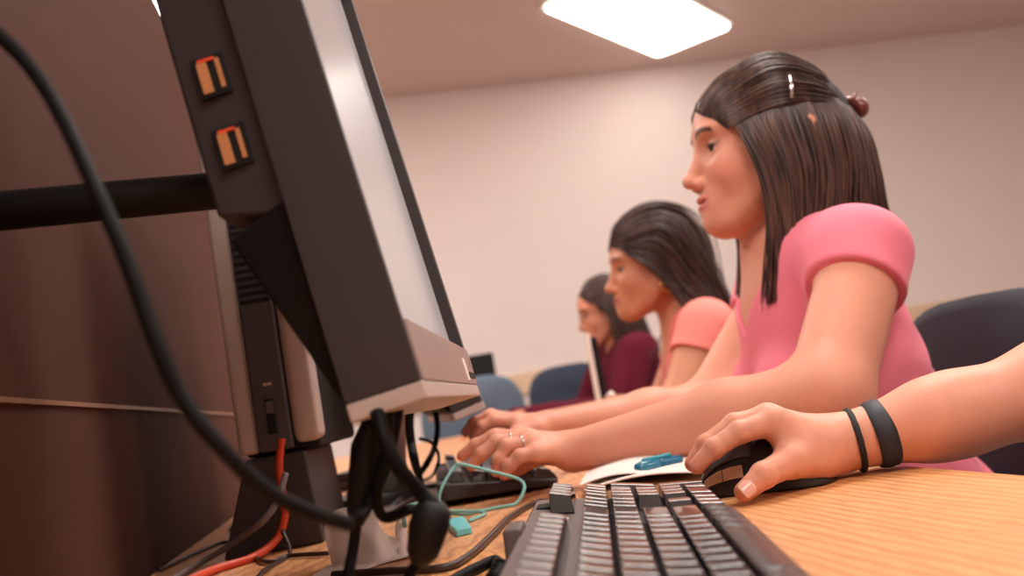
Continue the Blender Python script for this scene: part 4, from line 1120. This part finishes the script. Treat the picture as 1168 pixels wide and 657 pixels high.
bp = MB(); b0_, b1_ = H1.W((-.012, .094, .040)), H1.W((-.016, .084, .072)); bp.tube([b0_, (b0_+b1_)/2+np.array([0, -.003, 0]), b1_], [.0022, .0026, .0022], 8)
tag(bp.build('bobby_pin', M_chrome, smooth=True), 'light metal bobby pin in the brown hair above the ear of the woman in pink', 'hair pin')
# rings
for (pp, pq, lb) in ((at(597, 502, 1.070), fL[1], 'sparkling ring on the typing hand of the woman in pink, nearer the wrist'), (fL[2][0][0]*.45+fL[2][0][1]*.55, fL[2], 'small bright ring on the front finger of the typing hand of the woman in pink')):
    band('ring', pp if pq is fL[2] else fL[1][0][0]*.6+fL[1][0][1]*.4, pq[0][1]-pq[0][0], .0098, .0098, .0011, M_chrome, lb, 'ring')

# woman in coral: dark wavy hair over the shoulders
wv = lambda pts, ph, am=.014: [(x+am*math.sin(ph+i*1.3)*min(1, i*.3), y+am*.8*math.sin(ph*1.7+i*1.1)*min(1, i*.3), z) for i, (x, y, z) in enumerate(pts)]
topw = [[(.076, -.012, .082), (.045, -.01, .122), (-.01, -.005, .140), (-.07, .0, .118), (-.115, .0, .06), (-.135, .0, .0), (-.14, .0, -.06), (-.15, 0, -.14)],
        [(.088, .002, .066), (.060, .024, .112), (.0, .040, .138), (-.062, .042, .112), (-.108, .036, .055), (-.130, .036, -.01), (-.138, .045, -.07), (-.15, .05, -.15)],
        [(.092, .018, .054), (.064, .052, .088), (.002, .072, .106), (-.050, .072, .085), (-.092, .066, .035), (-.112, .066, -.03), (-.118, .07, -.09), (-.125, .075, -.16)],
        [(.086, .036, .050), (.058, .070, .060), (.004, .088, .070), (-.042, .090, .045), (-.070, .088, .00), (-.086, .088, -.05), (-.090, .09, -.11), (-.088, .095, -.18)],
        [(.076, .056, .040), (.054, .078, .014), (.022, .091, -.008), (-.008, .097, -.038), (-.026, .097, -.08), (-.034, .094, -.12), (-.03, .095, -.16), (-.015, .095, -.205)]]
topw = [wv(g, k*1.1) for k, g in enumerate(topw)]
H2 = HeadFrame(at(744, 306, 2.18), math.radians(6), math.radians(-4), 0, 1.04)
T2 = HeadFrame((.768, 2.08, .955), math.radians(12), math.radians(12))
w2L = np.array([.42, 2.00, .765]); w2R = np.array([.40, 2.20, .765])
def neck2(Q):
    a, b, c = Q.T; ab = np.abs(b)
    return np.minimum(np.maximum(np.sqrt((a/1.15)**2+b*b)-.066, -(c+.06)), np.maximum(np.maximum(ab-.062-.3*np.minimum(0, c+.1), -(c+.165-1.6*ab)), -(a-.02)))
cfg2 = dict(H=H2, T=T2, label='woman in coral short sleeved shirt with dark wavy hair, middle of the three women', loc=(.82, 2.10, 0), skin=lin(206, 138, 106), lip=lin(168, 84, 78), brow=lin(46, 30, 26), blush=lin(200, 112, 92), h=.0032, hs=.004,
    arms=[dict(sh=np.array([.760, 1.925, .915]), el=np.array([.655, 1.90, .745]), w=w2L, wr=.0245, hand=flex_hand(w2L, (-1, .05, -.05), (0, 0, 1), 1, .0245), r=(.056, .048, .041, .025)),
          dict(sh=np.array([.845, 2.265, .900]), el=np.array([.74, 2.26, .745]), w=w2R, wr=.0245, hand=flex_hand(w2R, (-1, -.05, -.05), (0, 0, 1), -1, .0245), r=(.054, .046, .041, .025))],
    sleeve=.36, neck=neck2, cloth=CORAL, hairmat=hairdark, capextra=[lambda Q: rcone(Q, (-.062, 0, .0), (-.085, 0, -.13), .064, .06), lambda Q: ell(Q, (.02, 0, .085), (.07, .06, .045))], capcut=facecut(.030, .75, .070),
    locks=[(topw, 620, .013, .0032), (mir(topw), 300, .013, .0034)], seed=5)
cfg2['capextra'] = cfg2['capextra'][:1]
W2 = seated(cfg2)
er = H2.W((-.006, .086, -.052)); rr_ = MB()
rr_.tube([tuple(er+.0125*(math.cos(a)*H2.R[:, 0]+math.sin(a)*H2.R[:, 2])) for a in np.linspace(0, 2*PI*.98, 24)], .0018, 8)
tag(rr_.build('hoop_earring', M_gold, smooth=True), 'gold hoop earring in the ear of the woman in coral', 'earring')

# woman in maroon: black hair, glasses
hang = [[(.070, -.004, .086), (.03, .0, .124), (-.04, .0, .130), (-.10, .0, .08), (-.125, .0, .0), (-.13, .0, -.08), (-.14, 0, -.18)],
        [(.078, .02, .074), (.04, .045, .100), (-.03, .058, .104), (-.085, .055, .06), (-.105, .055, -.01), (-.11, .06, -.09), (-.115, .065, -.18)],
        [(.074, .040, .058), (.045, .070, .064), (.0, .088, .056), (-.030, .094, .02), (-.040, .095, -.04), (-.036, .095, -.11), (-.02, .095, -.20)],
        [(.066, .054, .046), (.045, .076, .030), (.025, .087, .01), (.018, .092, -.03), (.018, .092, -.08), (.022, .090, -.14), (.03, .086, -.21)]]
H3 = HeadFrame(at(690, 355, 3.25), math.radians(2), math.radians(6), 0, .97)
hl3 = H3.o
T3 = HeadFrame((hl3[0]+.040, hl3[1]+.0, .965), math.radians(0), math.radians(10))
w3L = T3.o+np.array([-.42, -.10, -.20]); w3R = T3.o+np.array([-.44, .14, -.20])
def neck3(Q):
    a, b, c = Q.T; return np.maximum(np.sqrt((a/1.15)**2+b*b)-.062, -(c+.05))
cfg3 = dict(H=H3, T=T3, label='woman in maroon long sleeved sweater with glasses, furthest of the three women', loc=(T3.o[0], T3.o[1], 0), skin=lin(204, 138, 112), lip=lin(164, 84, 80), brow=lin(40, 26, 24), blush=lin(196, 110, 92), h=.004, hs=.0045, inf=.010,
    arms=[dict(sh=T3.o+np.array([-.015, -.165, -.055]), el=T3.o+np.array([-.10, -.205, -.245]), w=w3L, wr=.024, hand=flex_hand(w3L, (-1, .05, -.02), (0, 0, 1), 1, .024)),
          dict(sh=T3.o+np.array([-.015, .165, -.055]), el=T3.o+np.array([-.12, .22, -.245]), w=w3R, wr=.024, hand=flex_hand(w3R, (-1, -.05, -.02), (0, 0, 1), -1, .024))],
    sleeve=1.86, neck=neck3, cloth=MAROON, hairmat=hairdark, capextra=[lambda Q: rcone(Q, (-.050, 0, .0), (-.065, 0, -.14), .064, .062)], capcut=facecut(.040, .6, .074),
    locks=[(hang, 300, .006, .0042), (mir(hang), 160, .006, .0042)], seed=8)
W3 = seated(cfg3)
gl = thing('eyeglasses', 'thin rimmed eyeglasses on the face of the woman in maroon', 'glasses', tuple(H3.W((.09, 0, 0))))
m = MB(); M_rim = mat('glasses_rim', srgb(150, 130, 122), .3, metal=.6)
for s in (-1, 1):
    m.tube([P(gl, H3.W((.0945-.004*abs(math.cos(a)+.4), s*(.033+.023*math.cos(a)), -.004+.016*math.sin(a)))) for a in np.linspace(0, 2*PI, 25)], .0012, 6)
m.tube([P(gl, H3.W((.093, -.012, .002))), P(gl, H3.W((.097, 0, .005))), P(gl, H3.W((.093, .012, .002)))], .0012, 6)
m.build('rim', M_rim, gl, smooth=True)
for s in (-1, 1): MB().tube([P(gl, H3.W((.090, s*.056, .0))), P(gl, H3.W((.05, s*.075, .002))), P(gl, H3.W((-.01, s*.083, .0)))], .0013, 6).build('temple_arm', M_rim, gl, smooth=True)
# the rest of the nearest person, seated beyond the right edge of the picture
H0 = HeadFrame((.755, .44, 1.13), math.radians(0), math.radians(8), 0, 1.0)
T0 = HeadFrame((.83, .44, .985), math.radians(0), math.radians(8))
w0L = np.array([.50, .20, .762])
cfg0 = dict(root=t0_, H=H0, T=T0, label='', loc=(0, 0, 0), skin=lin(222, 156, 130), lip=lin(180, 92, 86), brow=lin(50, 34, 28), blush=lin(222, 130, 112), h=.003, hs=.004,
    arms=[dict(sh=np.array([.815, .275, .93]), el=np.array([.74, .20, .745]), w=w0L, wr=.0245, hand=flex_hand(w0L, (-1, .05, -.05), (0, 0, 1), 1, .0245)),
          dict(sh=np.array([.812, .600, .94]), el=el_, w=w_, r=(.052, .043, .036, .026))],
    sleeve=.42, neck=neck3, cloth=mat('grey_cotton', srgb(126, 122, 130), .9, bump=.2, bscale=500), hairmat=hairdark, capextra=[lambda Q: rcone(Q, (-.050, 0, .0), (-.065, 0, -.12), .064, .058)], capcut=facecut(.044, .6, .072),
    locks=[(hang, 200, .006, .0042), (mir(hang), 160, .006, .0042)], seed=11)
arm_ob = [o for o in t0_.children if o.name.startswith('body')][0]
seated(cfg0)
tor_ob = [o for o in t0_.children if o.name.startswith('body') and o != arm_ob][0]
def arrs(me):
    V = np.empty(len(me.vertices)*3, np.float32); me.vertices.foreach_get('co', V)
    Q = np.empty(len(me.loops), np.int32); me.loops.foreach_get('vertex_index', Q)
    c = np.empty(len(me.vertices)*4, np.float32); me.color_attributes['col'].data.foreach_get('color', c)
    return V.reshape(-1, 3), Q.reshape(-1, 4), c.reshape(-1, 4)[:, :3]
(va, qa, ca), (vb, qb, cb) = arrs(arm_ob.data), arrs(tor_ob.data)
me = np_mesh('body', np.vstack([va, vb]), np.vstack([qa, qb+len(va)]), np.vstack([ca, cb])); me.materials.append(M_skin)
me.polygons.foreach_set('use_smooth', [True]*len(me.polygons)); arm_ob.data = me; bpy.data.objects.remove(tor_ob)
# seats of the women
M_chairC = mat('charcoal_fabric', srgb(48, 48, 56), .95, noise=.1, nscale=200)
for (r, lb) in ((W1, 'dark chair under the woman in pink'), (W2, 'dark chair under the woman in coral'), (W3, 'dark chair under the woman in maroon'), (t0_, 'dark chair of the person whose hand rests on the mouse')):
    make_chair(lb, M_chairC, r.location.x+.0, r.location.y, math.radians(-90), .40, -.085)
# ================================================================== view
scene.view_settings.view_transform = 'Standard'; scene.view_settings.look = 'None'
scene.view_settings.gamma = 1; scene.view_settings.use_curve_mapping = False
scene.view_settings.exposure = .6
wd = bpy.data.worlds.new('world'); scene.world = wd; wd.use_nodes = True
wd.node_tree.nodes['Background'].inputs[0].default_value = (.8, .7, .65, 1); wd.node_tree.nodes['Background'].inputs[1].default_value = .1
